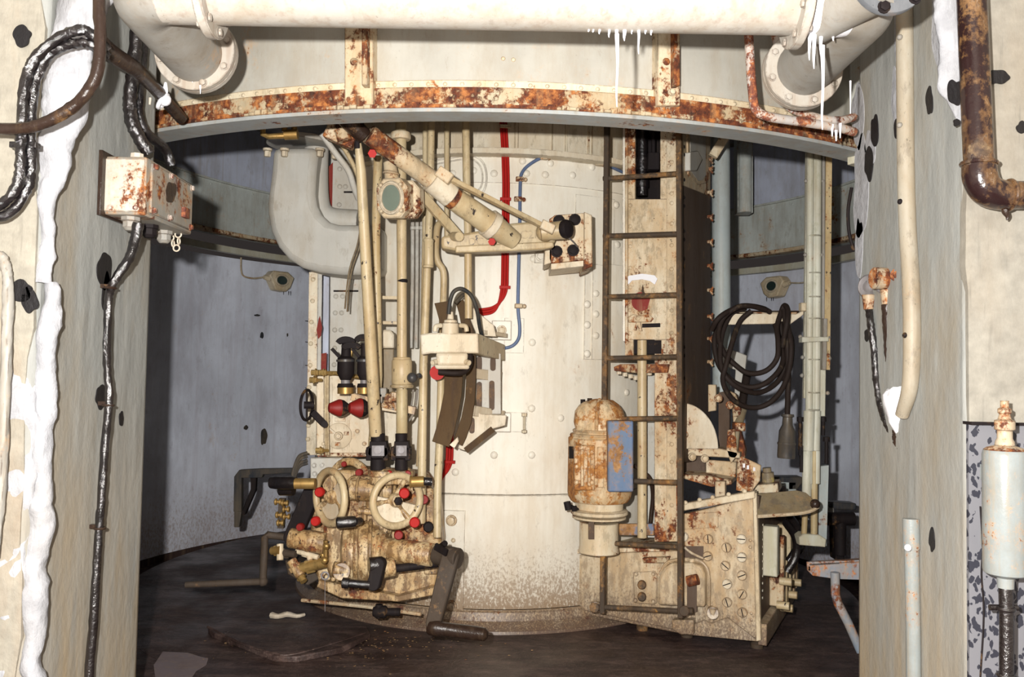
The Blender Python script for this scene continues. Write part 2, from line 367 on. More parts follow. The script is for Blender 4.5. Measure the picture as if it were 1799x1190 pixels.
def concrete(name, base, spots=.35, spotcol=(.07, .07, .075), warm=(.55, .42, .26), rough=.75, bump=.6, stretch=.12, warm_amt=.4, spot_scale=4.0, low=None):
    m, nt, N, L, bs = newmat(name)
    geo = N.new('ShaderNodeNewGeometry')
    def noise(s, det, zs, off, rgh=.6):
        mp = N.new('ShaderNodeMapping'); mp.inputs['Scale'].default_value = (1, 1, zs); mp.inputs['Location'].default_value = (off, off, off)
        L.new(geo.outputs['Position'], mp.inputs['Vector']); n = N.new('ShaderNodeTexNoise'); n.inputs['Scale'].default_value = s; n.inputs['Detail'].default_value = det; n.inputs['Roughness'].default_value = rgh
        L.new(mp.outputs[0], n.inputs['Vector']); return n.outputs['Fac']
    def rmp(src, st):
        r = ramp(N, st); L.new(src, r.inputs[0]); return r.outputs[0]
    def mix(f, a, b):
        x = N.new('ShaderNodeMix'); x.data_type = 'RGBA'; L.new(f, x.inputs['Factor'])
        for k, s in (('A', a), ('B', b)):
            i = [z for z in x.inputs if z.name == k and z.type == 'RGBA'][0]
            if isinstance(s, tuple): i.default_value = (*s, 1)
            else: L.new(s, i)
        return [z for z in x.outputs if z.type == 'RGBA'][0]
    c = rmp(noise(22, 6, stretch, 3), [(.3, tuple(v*.82 for v in base)), (.7, tuple(min(v*1.15, .95) for v in base))])
    a = warm_amt
    c = mix(rmp(noise(4.5, 6, .3, 9), [(.48, g(0)), (.72, g(a))]), c, warm)
    c = mix(rmp(noise(60, 3, .08, 13), [(.60, g(0)), (.72, g(.35))]), c, tuple(v*.5 for v in base))
    t = .70-.14*spots
    c = mix(rmp(noise(spot_scale, 7, .55, 17, .65), [(t, g(0)), (t+.02, g(1))]), c, spotcol)
    if low:
        z0, z1, lc, amt = low
        sx = N.new('ShaderNodeSeparateXYZ'); L.new(geo.outputs['Position'], sx.inputs[0])
        mr = N.new('ShaderNodeMapRange'); mr.inputs[1].default_value = z1; mr.inputs[2].default_value = z0; mr.inputs[4].default_value = amt; L.new(sx.outputs[2], mr.inputs[0])
        mu = N.new('ShaderNodeMath'); mu.operation = 'MULTIPLY'; L.new(mr.outputs[0], mu.inputs[0]); L.new(rmp(noise(9, 6, .15, 23), [(.35, g(.1)), (.65, g(1))]), mu.inputs[1])
        c = mix(mu.outputs[0], c, lc)
    L.new(c, bs.inputs['Base Color']); bs.inputs['Roughness'].default_value = rough; bs.inputs['Specular IOR Level'].default_value = .3
    bp = N.new('ShaderNodeBump'); bp.inputs['Strength'].default_value = bump; bp.inputs['Distance'].default_value = .01
    L.new(noise(28, 8, .6, 31), bp.inputs['Height']); L.new(bp.outputs[0], bs.inputs['Normal'])
    return m
MT['reveal'] = concrete('reveal_grey', (.265, .27, .255), spots=-.05, spotcol=(.10, .09, .075), warm=(.24, .18, .10), warm_amt=.55, low=(0, 1.3, (.36, .25, .12), .8), bump=.35)
MT['cfront'] = concrete('front_cream', (.27, .25, .205), spots=.02, warm=(.24, .15, .08), stretch=1, spot_scale=5, warm_amt=.6)
MT['plaster'] = concrete('white_plaster', (.33, .335, .355), spots=-.4, warm=(.27, .23, .18), stretch=1, warm_amt=.3, bump=.9)
MT['cright'] = concrete('front_right_cream', (.25, .235, .20), spots=.0, warm=(.24, .19, .13), stretch=1, spot_scale=9, warm_amt=.5, bump=.3)
MT['tarspot'] = concrete('tar_spot', (.010, .009, .010), spots=-.5, warm=(.02, .015, .012), stretch=1, rough=.5)
MT['corridor'] = concrete('corridor_grey', (.30, .28, .26), spots=-.5)
# ---- leaf-patterned wall paint (peeling camouflage blotches)
m, nt, N, L, bs = newmat('leaf_pattern')
geo = N.new('ShaderNodeNewGeometry')
nz = N.new('ShaderNodeTexNoise'); nz.inputs['Scale'].default_value = 30; nz.inputs['Detail'].default_value = 3
L.new(geo.outputs['Position'], nz.inputs['Vector'])
ad = N.new('ShaderNodeMix'); ad.data_type = 'RGBA'; ad.blend_type = 'ADD'; ad.inputs['Factor'].default_value = .035
ai = [z for z in ad.inputs if z.type == 'RGBA']; L.new(geo.outputs['Position'], ai[0]); L.new(nz.outputs['Color'], ai[1])
mp = N.new('ShaderNodeMapping'); mp.inputs['Rotation'].default_value = (.0, .6, .0); mp.inputs['Scale'].default_value = (1.4, 1, .75); L.new([z for z in ad.outputs if z.type == 'RGBA'][0], mp.inputs['Vector'])
vo = N.new('ShaderNodeTexVoronoi'); vo.inputs['Scale'].default_value = 52; vo.inputs['Randomness'].default_value = 1; L.new(mp.outputs[0], vo.inputs['Vector'])
rm = ramp(N, [(.50, g(1)), (.54, g(0))]); L.new(vo.outputs['Distance'], rm.inputs[0])
sel = N.new('ShaderNodeSeparateColor'); L.new(vo.outputs['Color'], sel.inputs[0])
gt = N.new('ShaderNodeMath'); gt.operation = 'GREATER_THAN'; gt.inputs[1].default_value = .35; L.new(sel.outputs[0], gt.inputs[0])
mu = N.new('ShaderNodeMath'); mu.operation = 'MULTIPLY'; L.new(gt.outputs[0], mu.inputs[0]); L.new(rm.outputs[0], mu.inputs[1])
mx = N.new('ShaderNodeMix'); mx.data_type = 'RGBA'; L.new(mu.outputs[0], mx.inputs['Factor'])
ci = [z for z in mx.inputs if z.type == 'RGBA']; ci[0].default_value = (.155, .155, .17, 1); ci[1].default_value = (.018, .019, .03, 1)
L.new([z for z in mx.outputs if z.type == 'RGBA'][0], bs.inputs['Base Color']); bs.inputs['Roughness'].default_value = .6
MT['leaf'] = m
# ---- oily floor
m, nt, N, L, bs = newmat('oily_floor')
geo = N.new('ShaderNodeNewGeometry')
def fn(s, d, r=.6, sc=(1, 1, 1)):
    mp = N.new('ShaderNodeMapping'); mp.inputs['Scale'].default_value = sc; L.new(geo.outputs['Position'], mp.inputs['Vector'])
    n = N.new('ShaderNodeTexNoise'); n.inputs['Scale'].default_value = s; n.inputs['Detail'].default_value = d; n.inputs['Roughness'].default_value = r; L.new(mp.outputs[0], n.inputs['Vector']); return n.outputs['Fac']
c1 = ramp(N, [(.34, (.014, .008, .007)), (.5, (.040, .024, .021)), (.64, (.105, .068, .058))]); L.new(fn(8, 12, .8, (.6, 1.6, 1)), c1.inputs[0])
c2 = ramp(N, [(.56, g(0)), (.66, g(1))]); L.new(fn(60, 6, .85), c2.inputs[0])
mx = N.new('ShaderNodeMix'); mx.data_type = 'RGBA'; L.new(c2.outputs[0], mx.inputs['Factor']); ci = [z for z in mx.inputs if z.type == 'RGBA']
L.new(c1.outputs[0], ci[0]); ci[1].default_value = (.16, .11, .085, 1)
L.new([z for z in mx.outputs if z.type == 'RGBA'][0], bs.inputs['Base Color'])
rr = ramp(N, [(.40, g(.30)), (.6, g(.7))]); L.new(fn(2.2, 5), rr.inputs[0]); L.new(rr.outputs[0], bs.inputs['Roughness'])
bp = N.new('ShaderNodeBump'); bp.inputs['Strength'].default_value = .7; bp.inputs['Distance'].default_value = .012; L.new(fn(16, 10, .7), bp.inputs['Height']); L.new(bp.outputs[0], bs.inputs['Normal'])
MT['floor'] = m
# ================================================================ SETTING
XL, XR, YF, YB = -1.285, 1.225, 2.30, 3.02
RO = 2.65; HC = 3.3
b = B().box((-4, -1.6, -.2), (4, 4.7, 0)); b.lathe((CC.x, CC.y, -.2), (0, 0, 1), [(0, 2.2), (.2008, 2.2)], 90); struct('floor', b, MT['floor'], smooth=20)
b = B().box((-4, 4.6, -.3), (4, 9, -.15)); struct('floor_channel', b, MT['wallbase'])
b = B().box((-4, -1.6, HC), (4, 9, HC+.15)); struct('ceiling', b, MT['corridor'])
# opening in the thick concrete wall: front faces and reveals are separate skins of real blocks
b = B().slab([(-4, YF, 0), (XL, YF, 0), (XL, YB, 0), (-1.5, YB+.25, 0), (-4, YB+.25, 0)], (0, 0, HC)); wl = struct('wall_left', b, MT['reveal'], bev=.02)
b = B().slab([(XR, YF, 0), (4, YF, 0), (4, YB+.25, 0), (1.45, YB+.25, 0), (XR, YB, 0)], (0, 0, HC)); wr = struct('wall_right', b, MT['reveal'], bev=.02)
b = B().box((-4, YF-.01, 2.62), (4, YF+.5, HC)); struct('trim_1', b, MT['reveal'])
b = B().box((-4, -1.75, 0), (4, -1.6, HC)); struct('wall_behind', b, MT['corridor'])
for s, nm in ((-1, 'wall_corridor_left'), (1, 'wall_corridor_right')):
    x = 2.6*s; b = B().box((min(x, x+.15*s), -1.6, 0), (max(x, x+.15*s), YF-.001, HC)); struct(nm, b, MT['corridor'])
# front skins (aged cream coat on the left and the right of the opening)
def lumpy(xr, zr, y, nx, nz, edge, amp=.012, seed=1):
    rnd = random.Random(seed); vs = []; fs = []
    for j in range(nz+1):
        z = zr[0]+(zr[1]-zr[0])*j/nz; x0, x1 = edge(z)
        for i in range(nx+1):
            x = x0+(x1-x0)*i/nx; dd = min(i, nx-i, 1)
            vs.append((x, y-.012*dd-rnd.random()*amp*dd, z))
    n = len(vs); vs += [(v[0], y+.03, v[2]) for v in vs]
    for j in range(nz):
        for i in range(nx):
            a = j*(nx+1)+i; fs += [(a, a+1, a+nx+2, a+nx+1), (n+a, n+a+nx+1, n+a+nx+2, n+a+1)]
    for j in range(nz):
        a = j*(nx+1); c = a+nx; fs += [(a, a+nx+1, n+a+nx+1, n+a), (c, n+c, n+c+nx+1, c+nx+1)]
    for i in range(nx): fs += [(i, n+i, n+i+1, i+1)]; t = nz*(nx+1)+i; fs += [(t, t+1, n+t+1, n+t)]
    return B().add(vs, fs)
rw = random.Random(4); wob = [rw.uniform(-1, 1) for _ in range(40)]
b = lumpy(None, (0, HC-.01), YF-.004, 10, 40, lambda z: (-2.59, XL-.012+.010*wob[int(z*11) % 40]), .012, 3)
part(wl, 'cream_coat', b, MT['cfront'])
zt = q(1740, 742, YF).z
b = lumpy(None, (zt, HC-.01), YF-.004, 8, 30, lambda z: (XR+.006*wob[int(z*9+5) % 40], 2.59), .004, 5)
part(wr, 'cream_coat', b, MT['cright'])
b = lumpy(None, (0, zt-.006), YF-.002, 8, 20, lambda z: (XR+.004, 2.59), .004, 6)
part(wr, 'patterned_coat', b, MT['leaf'], label='grey coat with dark leaf-shaped blotches')
part(wr, 'border_line', B().box((XR+.0, YF-.024, zt-.007), (2.58, YF-.025+.045, zt+.001)), MT['dark'], label='thin dark line along the top of the blotched coat')
part(wr, 'wall_crack', B().tube([q(1722, 890, 2.281), q(1726, 960, 2.281), q(1724, 1010, 2.281), q(1728, 1080, 2.281), q(1722, 1190, 2.281)], .0022, 5), MT['dark'], label='thin black crack in the blotched coat')
# white sprayed lining bulging over the left corner
def blob(pts, rad, seed, mat, parent, name='white_plaster', flat=.5, n=18, label=None):
    """lumpy ridge following points; squashed against the wall in y"""
    from mathutils import noise
    bb = B(); bb.tube(pts, rad, n, 14); c0 = sum((v for v in bb.v), V((0, 0, 0)))/len(bb.v)
    for v in bb.v:
        v.y = c0.y+(v.y-c0.y)*flat
        d = noise.noise_vector(v*9+V((seed*7, 0, 0)))*.022+noise.noise_vector(v*32+V((seed*3, 0, 0)))*.008
        v += d
    return part(parent, name, bb, mat, smooth=80, label=label)
Yc = YF+.02
blob([q(165, -40, Yc), q(130, 60, Yc), q(122, 150, Yc), q(100, 260, Yc), q(80, 400, Yc), q(78, 500, Yc)], [.065, .07, .065, .045, .025, .02], 1, MT['plaster'], wl, flat=.55)
blob([q(52, 505, Yc), q(42, 560, Yc), q(38, 640, Yc), q(30, 800, Yc), q(15, 1000, Yc), q(0, 1220, Yc)], [.012, .04, .055, .06, .06, .065], 2, MT['plaster'], wl, flat=.42)
# rough white mineral ridge down the corner itself
blob([q(88, 500, YF+.03), q(82, 650, YF+.03), q(74, 800, YF+.03), q(68, 950, YF+.03), q(60, 1100, YF+.03), q(54, 1240, YF+.03)], [.022, .028, .026, .030, .028, .03], 5, MT['plaster'], wl, flat=1)
blob([q(1660, -30, Yc), q(1672, 80, Yc), q(1675, 160, Yc), q(1688, 230, Yc)], [.05, .045, .03, .012], 8, MT['plaster'], wr, flat=.5)
def flat_spot(pts, n, parent, mat, name, t=.003, label=None):
    """patch lying on a wall: polygon smoothed, lifted by t"""
    return part(parent, name, B().slab([p+V(n)*t for p in pts], V(n)*-(t+.002)), mat, label=label)
def ragged(cx, cy, rx, ry, hit, seed, n=22, k=.35):
    rnd = random.Random(seed); o = []
    ph = [rnd.uniform(0, 6.3) for _ in range(6)]
    n = 34
    for i in range(n):
        a = 2*math.pi*i/n; s = 1+k*.5*sum(math.sin((j+1)*a+ph[j])/(j+1)**.6 for j in range(6))/1.6; o.append(hit(cx+rx*s*math.cos(a), cy+ry*s*math.sin(a)))
    return o
hL = lambda x, y: pl(x, y, V((XL, 0, 0)), V((1, 0, 0)))
hR = lambda x, y: pl(x, y, V((XR, 0, 0)), V((-1, 0, 0)))
hF = lambda x, y: q(x, y, YF-.02)
for i, (x, y, rx, ry) in enumerate([(40, 62, 16, 18), (34, 510, 22, 18), (52, 525, 14, 22)]):
    flat_spot(ragged(x, y, rx, ry, hF, i), (0, -1, 0), wl, MT['tarspot'], 'tar_spot')
for i, (x, y, rx, ry) in enumerate([(183, 478, 12, 32), (186, 520, 8, 35), (176, 700, 9, 20), (172, 920, 6, 30), (212, 735, 4, 12)]):
    flat_spot(ragged(x, y, rx, ry, hL, i+10), (1, 0, 0), wl, MT['tarspot'], 'tar_spot')
for i, (x, y, rx, ry) in enumerate([(1538, 228, 7, 26), (1527, 285, 8, 28), (1578, 225, 6, 20), (1634, 175, 6, 24), (1524, 590, 4, 10), (1638, 950, 5, 20)]):
    flat_spot(ragged(x, y, rx, ry, hR, i+20), (-1, 0, 0), wr, MT['tarspot'], 'tar_spot')
for i, (x, y, rx, ry) in enumerate([(1752, 137, 20, 13), (1678, 160, 14, 22), (1680, 215, 5, 7), (1795, 225, 9, 10)]):
    flat_spot(ragged(x, y, rx, ry, hF, i+30), (0, -1, 0), wr, MT['tarspot'], 'tar_spot')
for i, (x, y, rx, ry) in enumerate([(1508, 210, 10, 60), (1512, 330, 13, 90), (1530, 255, 9, 30), (1582, 60, 10, 90), (1575, 170, 7, 60), (1650, 40, 14, 70), (1510, 430, 7, 50)]):
    flat_spot(ragged(x, y, rx, ry, hR, i+50), (-1, 0, 0), wr, MT['plaster'], 'white_patch', .002)
# round chamber wall, upper wall and the ring girder that divides them
a1 = 33.5
TL = -.017
b = B().arc(RO, RO+.12, -.16, 2.2, a1, 360-a1-.5, 120); wb = struct('wall_back', b, MT['wallblue'])
b = B().arc(RO-.012, RO+.01, -.16, -.10, a1, 360-a1-.5, 120); struct('baseboard_back', b, MT['wallbase'])
b = B().arc(RO-.02, RO+.12, 2.7, HC, a1, 360-a1-.5, 120, tilt=TL); struct('wall_upper', b, MT['upper'])
rg = thing('ring_girder', 'grey-green riveted steel ring girder running round the chamber wall', 'girder', (CC.x, CC.y+RO-.1, 2.2))
def ringp(nm, r0, r1, z0, z1, mat, lab=None): part(rg, nm, B().arc(r0, r1, z0, z1, a1+1, 359-a1-.5, 120, tilt=TL), mat, label=lab)
ringp('girder_web', RO-.10, RO-.02, 2.32, 2.74, MT['girder'])
ringp('bottom_flange', RO-.17, RO-.10, 2.315, 2.345, MT['cream_rust'], 'cream flange with a rusty edge')
ringp('top_angle', RO-.12, RO-.02, 2.73, 2.745, MT['girder'])
ringp('lower_rail', RO-.11, RO-.06, 2.185, 2.235, MT['column'], 'pale round rail below the flange')
sp_ = []
for k in range(60):
    a = math.radians(a1+8+k*(360-2*a1-16)/59)
    for zz in (2.36, 2.70): sp_.append((V((CC.x+math.sin(a)*(RO-.10), CC.y-math.cos(a)*(RO-.10), zz+TL*math.sin(a)*RO)), V((-math.sin(a), math.cos(a), 0))))
rivets(rg, MT['girder'], sp_, .010)
# overhead ring beam with its rusty riveted angle
rb = thing('ring_beam', 'curved overhead steel beam with heavily rusted riveted lower edge', 'beam', (CC.x, CC.y-2.55, 2.19))
A = 40
part(rb, 'web_plate', B().arc(2.53, 2.55, 2.20, HC-.01, -A, A, 70), MT['fascia'])
part(rb, 'rivet_strip', B().arc(2.55, 2.562, 2.20, 2.318, -A, A, 70), MT['cream'])
part(rb, 'angle_leg', B().arc(2.562, 2.578, 2.205, 2.288, -A, A, 70), MT['beam_rust'], label='orange and brown rusted angle leg')
part(rb, 'bottom_flange', B().arc(2.50, 2.615, 2.190, 2.206, -A, A, 70), MT['flange'])
bb = B(); rnd = random.Random(3)
for k in range(150):
    a = -A+2*A*k/149; 
    bb.arc(2.575, 2.618+rnd.uniform(-.002, .006), 2.203, 2.212+rnd.uniform(0, .010), a, a+.56, 1)
part(rb, 'rust_scale', bb, MT['beam_rust'], kind='stuff', label='crumbly rust scale along the flange')
sp_ = []; s2_ = []
for k in range(58):
    a = math.radians(-A+2+k*(2*A-4)/57); n = V((math.sin(a), -math.cos(a), 0)); c = V((CC.x, CC.y, 0))
    sp_.append((c+n*2.562+V((0, 0, 2.303)), n))
    if k % 2: s2_.append((c+n*2.578+V((0, 0, 2.25)), n))
rivets(rb, MT['cream'], sp_, .009); rivets(rb, MT['beam_rust'], s2_, .011)
sn = []
for x, y in ((884, 103), (902, 105), (1180, 162), (1192, 178), (480, 200)):
    p = cyl_hit(x, y, 2.55); sn.append((p, drn(p)))
rivets(rb, MT['cream'], sn, .009)
def strapbox(x0, x1, y0, y1, off, t, mat, nm='strap', lab=None):
    P0 = cyl_hit((x0+x1)/2, (y0+y1)/2, 2.55); n = drn(P0)
    hh = lambda x, y: pl(x, y, P0+n*off, n)
    part(rb, nm, B().slab([hh(x0, y0), hh(x1, y0), hh(x1, y1), hh(x0, y1)], n*-t), mat, bev=.003, label=lab)
for x0 in (605, 1155):
    strapbox(x0, x0+50 if x0 < 700 else x0+40, 40, 186, .045, .05, MT['cream_rust'])
    strapbox(x0+30, x0+40, 40, 150, .075, .035, MT['beam_rust'], 'stiffener')
    P = cyl_hit(x0+16, 108, 2.60); rivets(rb, MT['beam_rust'], [(P, drn(P))], .014)
P = cyl_hit(1180, 162, 2.597); bolts(rb, MT['cream'], [(P, drn(P))], .011)
# ================================================================ NEAR THINGS: overhead pipe, cables, boxes on the opening
def at(pts, Y=None): return [q(*p) if len(p) == 3 else q(p[0], p[1], Y) for p in pts]
# ---- white pipe crossing overhead
YP = 2.16; c0 = q(900, -8, YP); zP = c0.z; rP = rp(60, YP)
ov = thing('overhead_pipe', 'thick white flanged pipe crossing overhead with lime icicles', 'pipe', (0, YP, zP))
xl, xr = q(300, 0, YP).x, q(1478, 0, YP).x
part(ov, 'pipe_run', B().cyl((xl-.02, YP, zP), (xr, YP, zP), rP, n=40), MT['pipe'])
def elbow(x0, sx, Rb, yend, name, rr, zend):
    P = [V((x0, YP, zP))]
    for k in range(1, 9):
        a = math.pi/2*k/8; P.append(V((x0+sx*Rb*math.sin(a), YP+Rb*(1-math.cos(a)), zP)))
    P.append(V((P[-1].x, yend, zend)))
    part(ov, name, B().tube(P, rr, 36, 1), MT['elbow']); return P
el = elbow(xl, -1, .09, 2.60, 'left_elbow', rP*1.0, zP-.02); er = elbow(xr, 1, .07, 2.68, 'right_elbow', rP*1.0, zP+.0)
def flange(par, c, n, r0, t, mat, nb=8, rb=.010, label=None, ph=.3, bm=None):
    n = V(n).normalized(); part(par, 'flange', B().lathe(V(c)-n*t, n, [(0, r0), (t*.9, r0), (t, r0*.985)], 40), mat, label=label)
    a, b = basis(n); bolts(par, bm or mat, [(V(c)+(a*math.cos(2*math.pi*i/nb+ph)+b*math.sin(2*math.pi*i/nb+ph))*r0*.86, n) for i in range(nb)], rb, .009)
flange(ov, (q(362, 0, YP).x, YP, zP), (-1, 0, 0), rP+.035, .022, MT['pipe'])
flange(ov, (q(362, 0, YP).x+.024, YP, zP), (1, 0, 0), rP+.033, .022, MT['pipe'])
flange(ov, (q(1392, 0, YP).x, YP, zP), (-1, 0, 0), rP+.035, .022, MT['pipe'])
flange(ov, (q(1392, 0, YP).x+.024, YP, zP), (1, 0, 0), rP+.033, .022, MT['pipe'])
flange(ov, (el[-1].x, 2.56, zP-.006), (0, -1, 0), rP+.036, .02, MT['pipe'])
flange(ov, (el[-1].x, 2.583, zP-.006), (0, -1, 0), rP+.036, .02, MT['pipe'])
flange(ov, (er[-1].x, 2.64, zP), (0, -1, 0), rP+.036, .02, MT['pipe'])
flange(ov, (er[-1].x, 2.663, zP), (0, -1, 0), rP+.036, .02, MT['pipe'])
fc = q(1556, -32, 2.0); part(ov, 'branch_pipe', B().cyl(fc+V((0, -.03, 0)), fc+V((-.1, .2, -.01)), .065, n=30), MT['elbow'])
flange(ov, fc+V((0, -.03, 0)), (0, -1, 0), .088, .02, MT['near_grey'], 6, .012, 'grey flange with dark bolt', bm=MT['dark'])
bb = B().lathe(fc+V((0, -.052, 0)), (0, 1, 0), [(0, .03), (.004, .045), (.006, .045)], 24); part(ov, 'blank_plate', bb, MT['near_grey'])
# lime crust over the right end of the pipe
from mathutils import noise as nz_
bb = B(); 
bb.lathe((q(1412, 0, YP).x, YP, zP), (1, 0, 0), [(0, rP*.95), (.01, rP*1.02), (.06, rP*1.035), (.10, rP*1.03), (.115, rP*1.0)], 60)
part(ov, 'lime_crust', bb, MT['lime'], label='smooth white lime crust')
dr_ = [(1083, 48, 78, 5, YP), (1097, 48, 72, 6, YP), (1122, 50, 95, 4, YP), (1070, 50, 66, 4, YP), (1053, 50, 60, 4, YP), (1134, 50, 60, 4, YP), (1144, 50, 62, 4, YP), (1110, 50, 60, 3, YP), (1422, 58, 106, 5, YP), (1430, 55, 121, 6, YP), (1442, 52, 98, 6, YP), (1405, 50, 62, 4, YP), (1464, 52, 72, 5, YP), (1034, 52, 56, 3, YP), (1042, 52, 57, 3, YP)]
for i, (x, y0, y1, wd, Y) in enumerate(dr_):
    Y = YP; part(ov, 'icicle', B().tube([q(x, y0-14, Y), q(x+.5, y0+(y1-y0)*.3, Y), q(x-.5, y0+(y1-y0)*.7, Y), q(x, y1, Y)], [rp(wd, Y), rp(wd*.6, Y), rp(wd*.4, Y), rp(.8, Y)], 8, 2), MT['lime'])
for x, y0, y1 in ((1084, 60, 188), (1445, 80, 228)):
    part(ov, 'drip_thread', B().tube([q(x, y0, YP), q(x+1, (y0+y1)/2-10, YP), q(x-1, y1-30, YP), q(x, y1, YP)], [.006, .0035, .0028, .0015], 7, 5), MT['lime'], label='long thin white drip')
for x, y0, y1 in ((352, 150, 165), (338, 122, 145), (1494, 142, 200)):
    part(ov, 'drip_thread', B().cyl(q(x, y0, 2.56), q(x, y1, 2.56), .003, .001, 7), MT['lime'])
# ---- two rusty drain pipes beside the overhead pipe, running down to the ring beam
def rustypipe(pts, r, lab):
    single('drain_pipe', lab, 'pipe', B().tube(at(pts), r, 12, 5), MT['rustpipe'], group=None)
rustypipe([(1314, 40, 2.80), (1318, 110, 2.80), (1322, 160, 2.80), (1328, 192, 2.80), (1350, 205, 2.80), (1400, 213, 2.83), (1470, 224, 2.88), (1500, 232, 2.92)], .0155, 'rust-flaked white drain pipe bending right along the beam, left one of two')
rustypipe([(1358, 50, 2.83), (1372, 95, 2.83), (1385, 145, 2.83), (1382, 180, 2.83), (1400, 195, 2.83), (1440, 208, 2.86), (1475, 212, 2.88), (1500, 206, 2.92)], .0145, 'rust-flaked white drain pipe with a kinked middle, right one of two')
for i, (x, y0, y1) in enumerate(((1462, 222, 240), (1476, 220, 243), (1469, 232, 248))):
    tag = single('lime_icicle', ['leftmost of three small white icicles hanging from the rusty drain pipes', 'rightmost of three small white icicles hanging from the rusty drain pipes', 'middle one of three small white icicles hanging from the rusty drain pipes'][i], 'icicle', B().cyl(q(x, y0-3, 2.86), q(x, y1, 2.86), .006, .002, 8), MT['lime'], group='lime icicles under the drain pipes')
# ---- black tarred cables at upper left
def cable(name, lab, pts, r, mat, n=12, sub=6, cat='cable', lump=.0, seed=1):
    b = B().tube(at(pts), r, n, sub); rnd = random.Random(seed)
    if lump:
        for v in b.v: v += V((rnd.uniform(-lump, lump), rnd.uniform(-lump, lump), rnd.uniform(-lump, lump)))
    return single(name, lab, cat, b, mat)
Yw = 2.2
cable('armoured_cable', 'thick brown tarred cable curving down from the top to the left edge', [(172, -30, 2.12), (176, 60, 2.12), (172, 120, 2.12), (158, 155, 2.12), (125, 190, 2.12), (80, 215, 2.12), (40, 226, 2.12), (-30, 226, 2.12)], rp(10.5, 2.12), MT['tar'], lump=.0012)
def kit(lab, pts, r, mat=None, lump=.002, seed=1, name='tarred_pipe'):
    return cable(name, lab, pts, r, mat or MT['black'], 14, 8, 'pipe', lump, seed)
kit('tarred pipe looping over the white bulge, outer of a pair', [(190, 88, 2.20), (160, 60, 2.18), (140, 53, 2.17), (100, 68, 2.17), (60, 105, 2.17), (44, 150, 2.17), (38, 220, 2.17), (36, 270, 2.17), (34, 310, 2.17), (18, 345, 2.17), (-20, 372, 2.17)], rp(9, 2.17))
kit('tarred pipe looping over the white bulge, inner of a pair', [(190, 100, 2.22), (160, 78, 2.19), (130, 76, 2.19), (90, 92, 2.19), (68, 125, 2.19), (58, 170, 2.19), (54, 230, 2.19), (54, 290, 2.19), (48, 330, 2.19), (20, 372, 2.19), (-20, 386, 2.19)], rp(8.5, 2.19), seed=2)
b = B().obox(q(44, 256, 2.19), (.035, 0, 0), (0, .012, 0), (0, 0, .008)); cl = single('pipe_clip', 'dark two-bolt clip around the pair of tarred pipes', 'clip', b, MT['black'], bev=.002)
lw = thing('lagged_pipe', 'brown tarred pipe slanting right to the ring beam with a white rag knot', 'pipe', q(250, 130, 2.6))
part(lw, 'pipe_run', B().tube(at([(178, 80, 2.3), (200, 98, 2.38), (235, 120, 2.5), (265, 148, 2.68), (290, 175, 2.85), (318, 208, 3.0)]), [.027, .026, .024, .021, .023, .021], 14, 8), MT['tar'])
part(lw, 'rag_knot', B().ball(q(289, 175, 2.8), .022, 10, 7, (1, 1, 1)).tube(at([(291, 145, 2.79), (290, 160, 2.79), (286, 172, 2.79)]), [.004, .010, .012], 8, 3).torus(q(286, 178, 2.8), (1, .3, -.7), .026, .007, 18, 7), MT['lime'], label='white knotted rag')
part(lw, 'drip_thread', B().cyl(q(264, 172, 2.7), q(263, 184, 2.7), .004, .003, 7), MT['chain'])
kit('black glossy pipe running down the left reveal into the junction box', [(242, -20, 2.72), (240, 60, 2.72), (233, 130, 2.72), (228, 180, 2.72), (232, 215, 2.72), (246, 245, 2.74), (262, 270, 2.76)], .021, seed=5)
kit('second black glossy pipe beside the first, behind the white elbow', [(252, 50, 2.82), (248, 120, 2.82), (243, 190, 2.82), (256, 232, 2.84), (290, 262, 2.95), (300, 290, 2.98)], .016, seed=6)
# ---- rusty junction box
jb = thing('junction_box', 'rust-blistered white steel junction box on the left reveal', 'box', V((-1.21, 2.85, 1.72)))
x0, x1, y0, y1 = XL, XL+.135, 2.64, 3.03; z0 = q(215, 378, 2.65).z; z1 = q(215, 276, 2.65).z
part(jb, 'housing', B().box((x0, y0, z0), (x1, y1, z1)), MT['boxgrey'], bev=.006)
part(jb, 'front_plate', B().box((x0+.004, y0-.006, z0+.008), (x1-.004, y0+.001, z1-.008)), MT['boxrust'], bev=.003, label='white end plate with rust creeping in from its edges')
part(jb, 'side_cover', B().box((x1-.001, y0+.03, z0+.012), (x1+.008, y1-.02, z1-.012)), MT['boxgrey'], bev=.003)
part(jb, 'rust_patch', B().slab(ragged(300, 338, 9, 18, lambda x, y: pl(x, y, V((x1+.0105, 0, 0)), V((1, 0, 0))), 3), (-.003, 0, 0)), MT['tar'])
part(jb, 'mount_flange', B().box((x0, y0-.03, z0-.008), (x0+.012, y1+.0, z1+.012)), MT['tar'], bev=.002)
bolts(jb, MT['rustpipe'], [((x1+.008, yy, zz), (1, 0, 0)) for yy in (y0+.045, y0+.17, y1-.035) for zz in (z0+.022, z1-.022)], .009, .01)
bolts(jb, MT['rustpipe'], [((x0+.03, y0-.006, z0+.02), (0, -1, 0)), ((x1-.025, y0-.006, z0+.02), (0, -1, 0))], .008, .009)
part(jb, 'latch', B().obox((x1+.014, 2.93, (z0+z1)/2-.03), (.008, 0, 0), (0, .02, 0), (0, 0, .018)), MT['rustpipe'], bev=.003)
for k, (yy, mt_) in enumerate(((2.69, 'gpipe'), (2.83, 'dark'), (2.95, 'gpipe'))):
    part(jb, 'cable_gland', B().lathe((x0+.07, yy, z0+.002), (0, 0, -1), [(0, .03), (.014, .03), (.016, .024), (.035, .024), (.045, .015)], 8), MT[mt_])
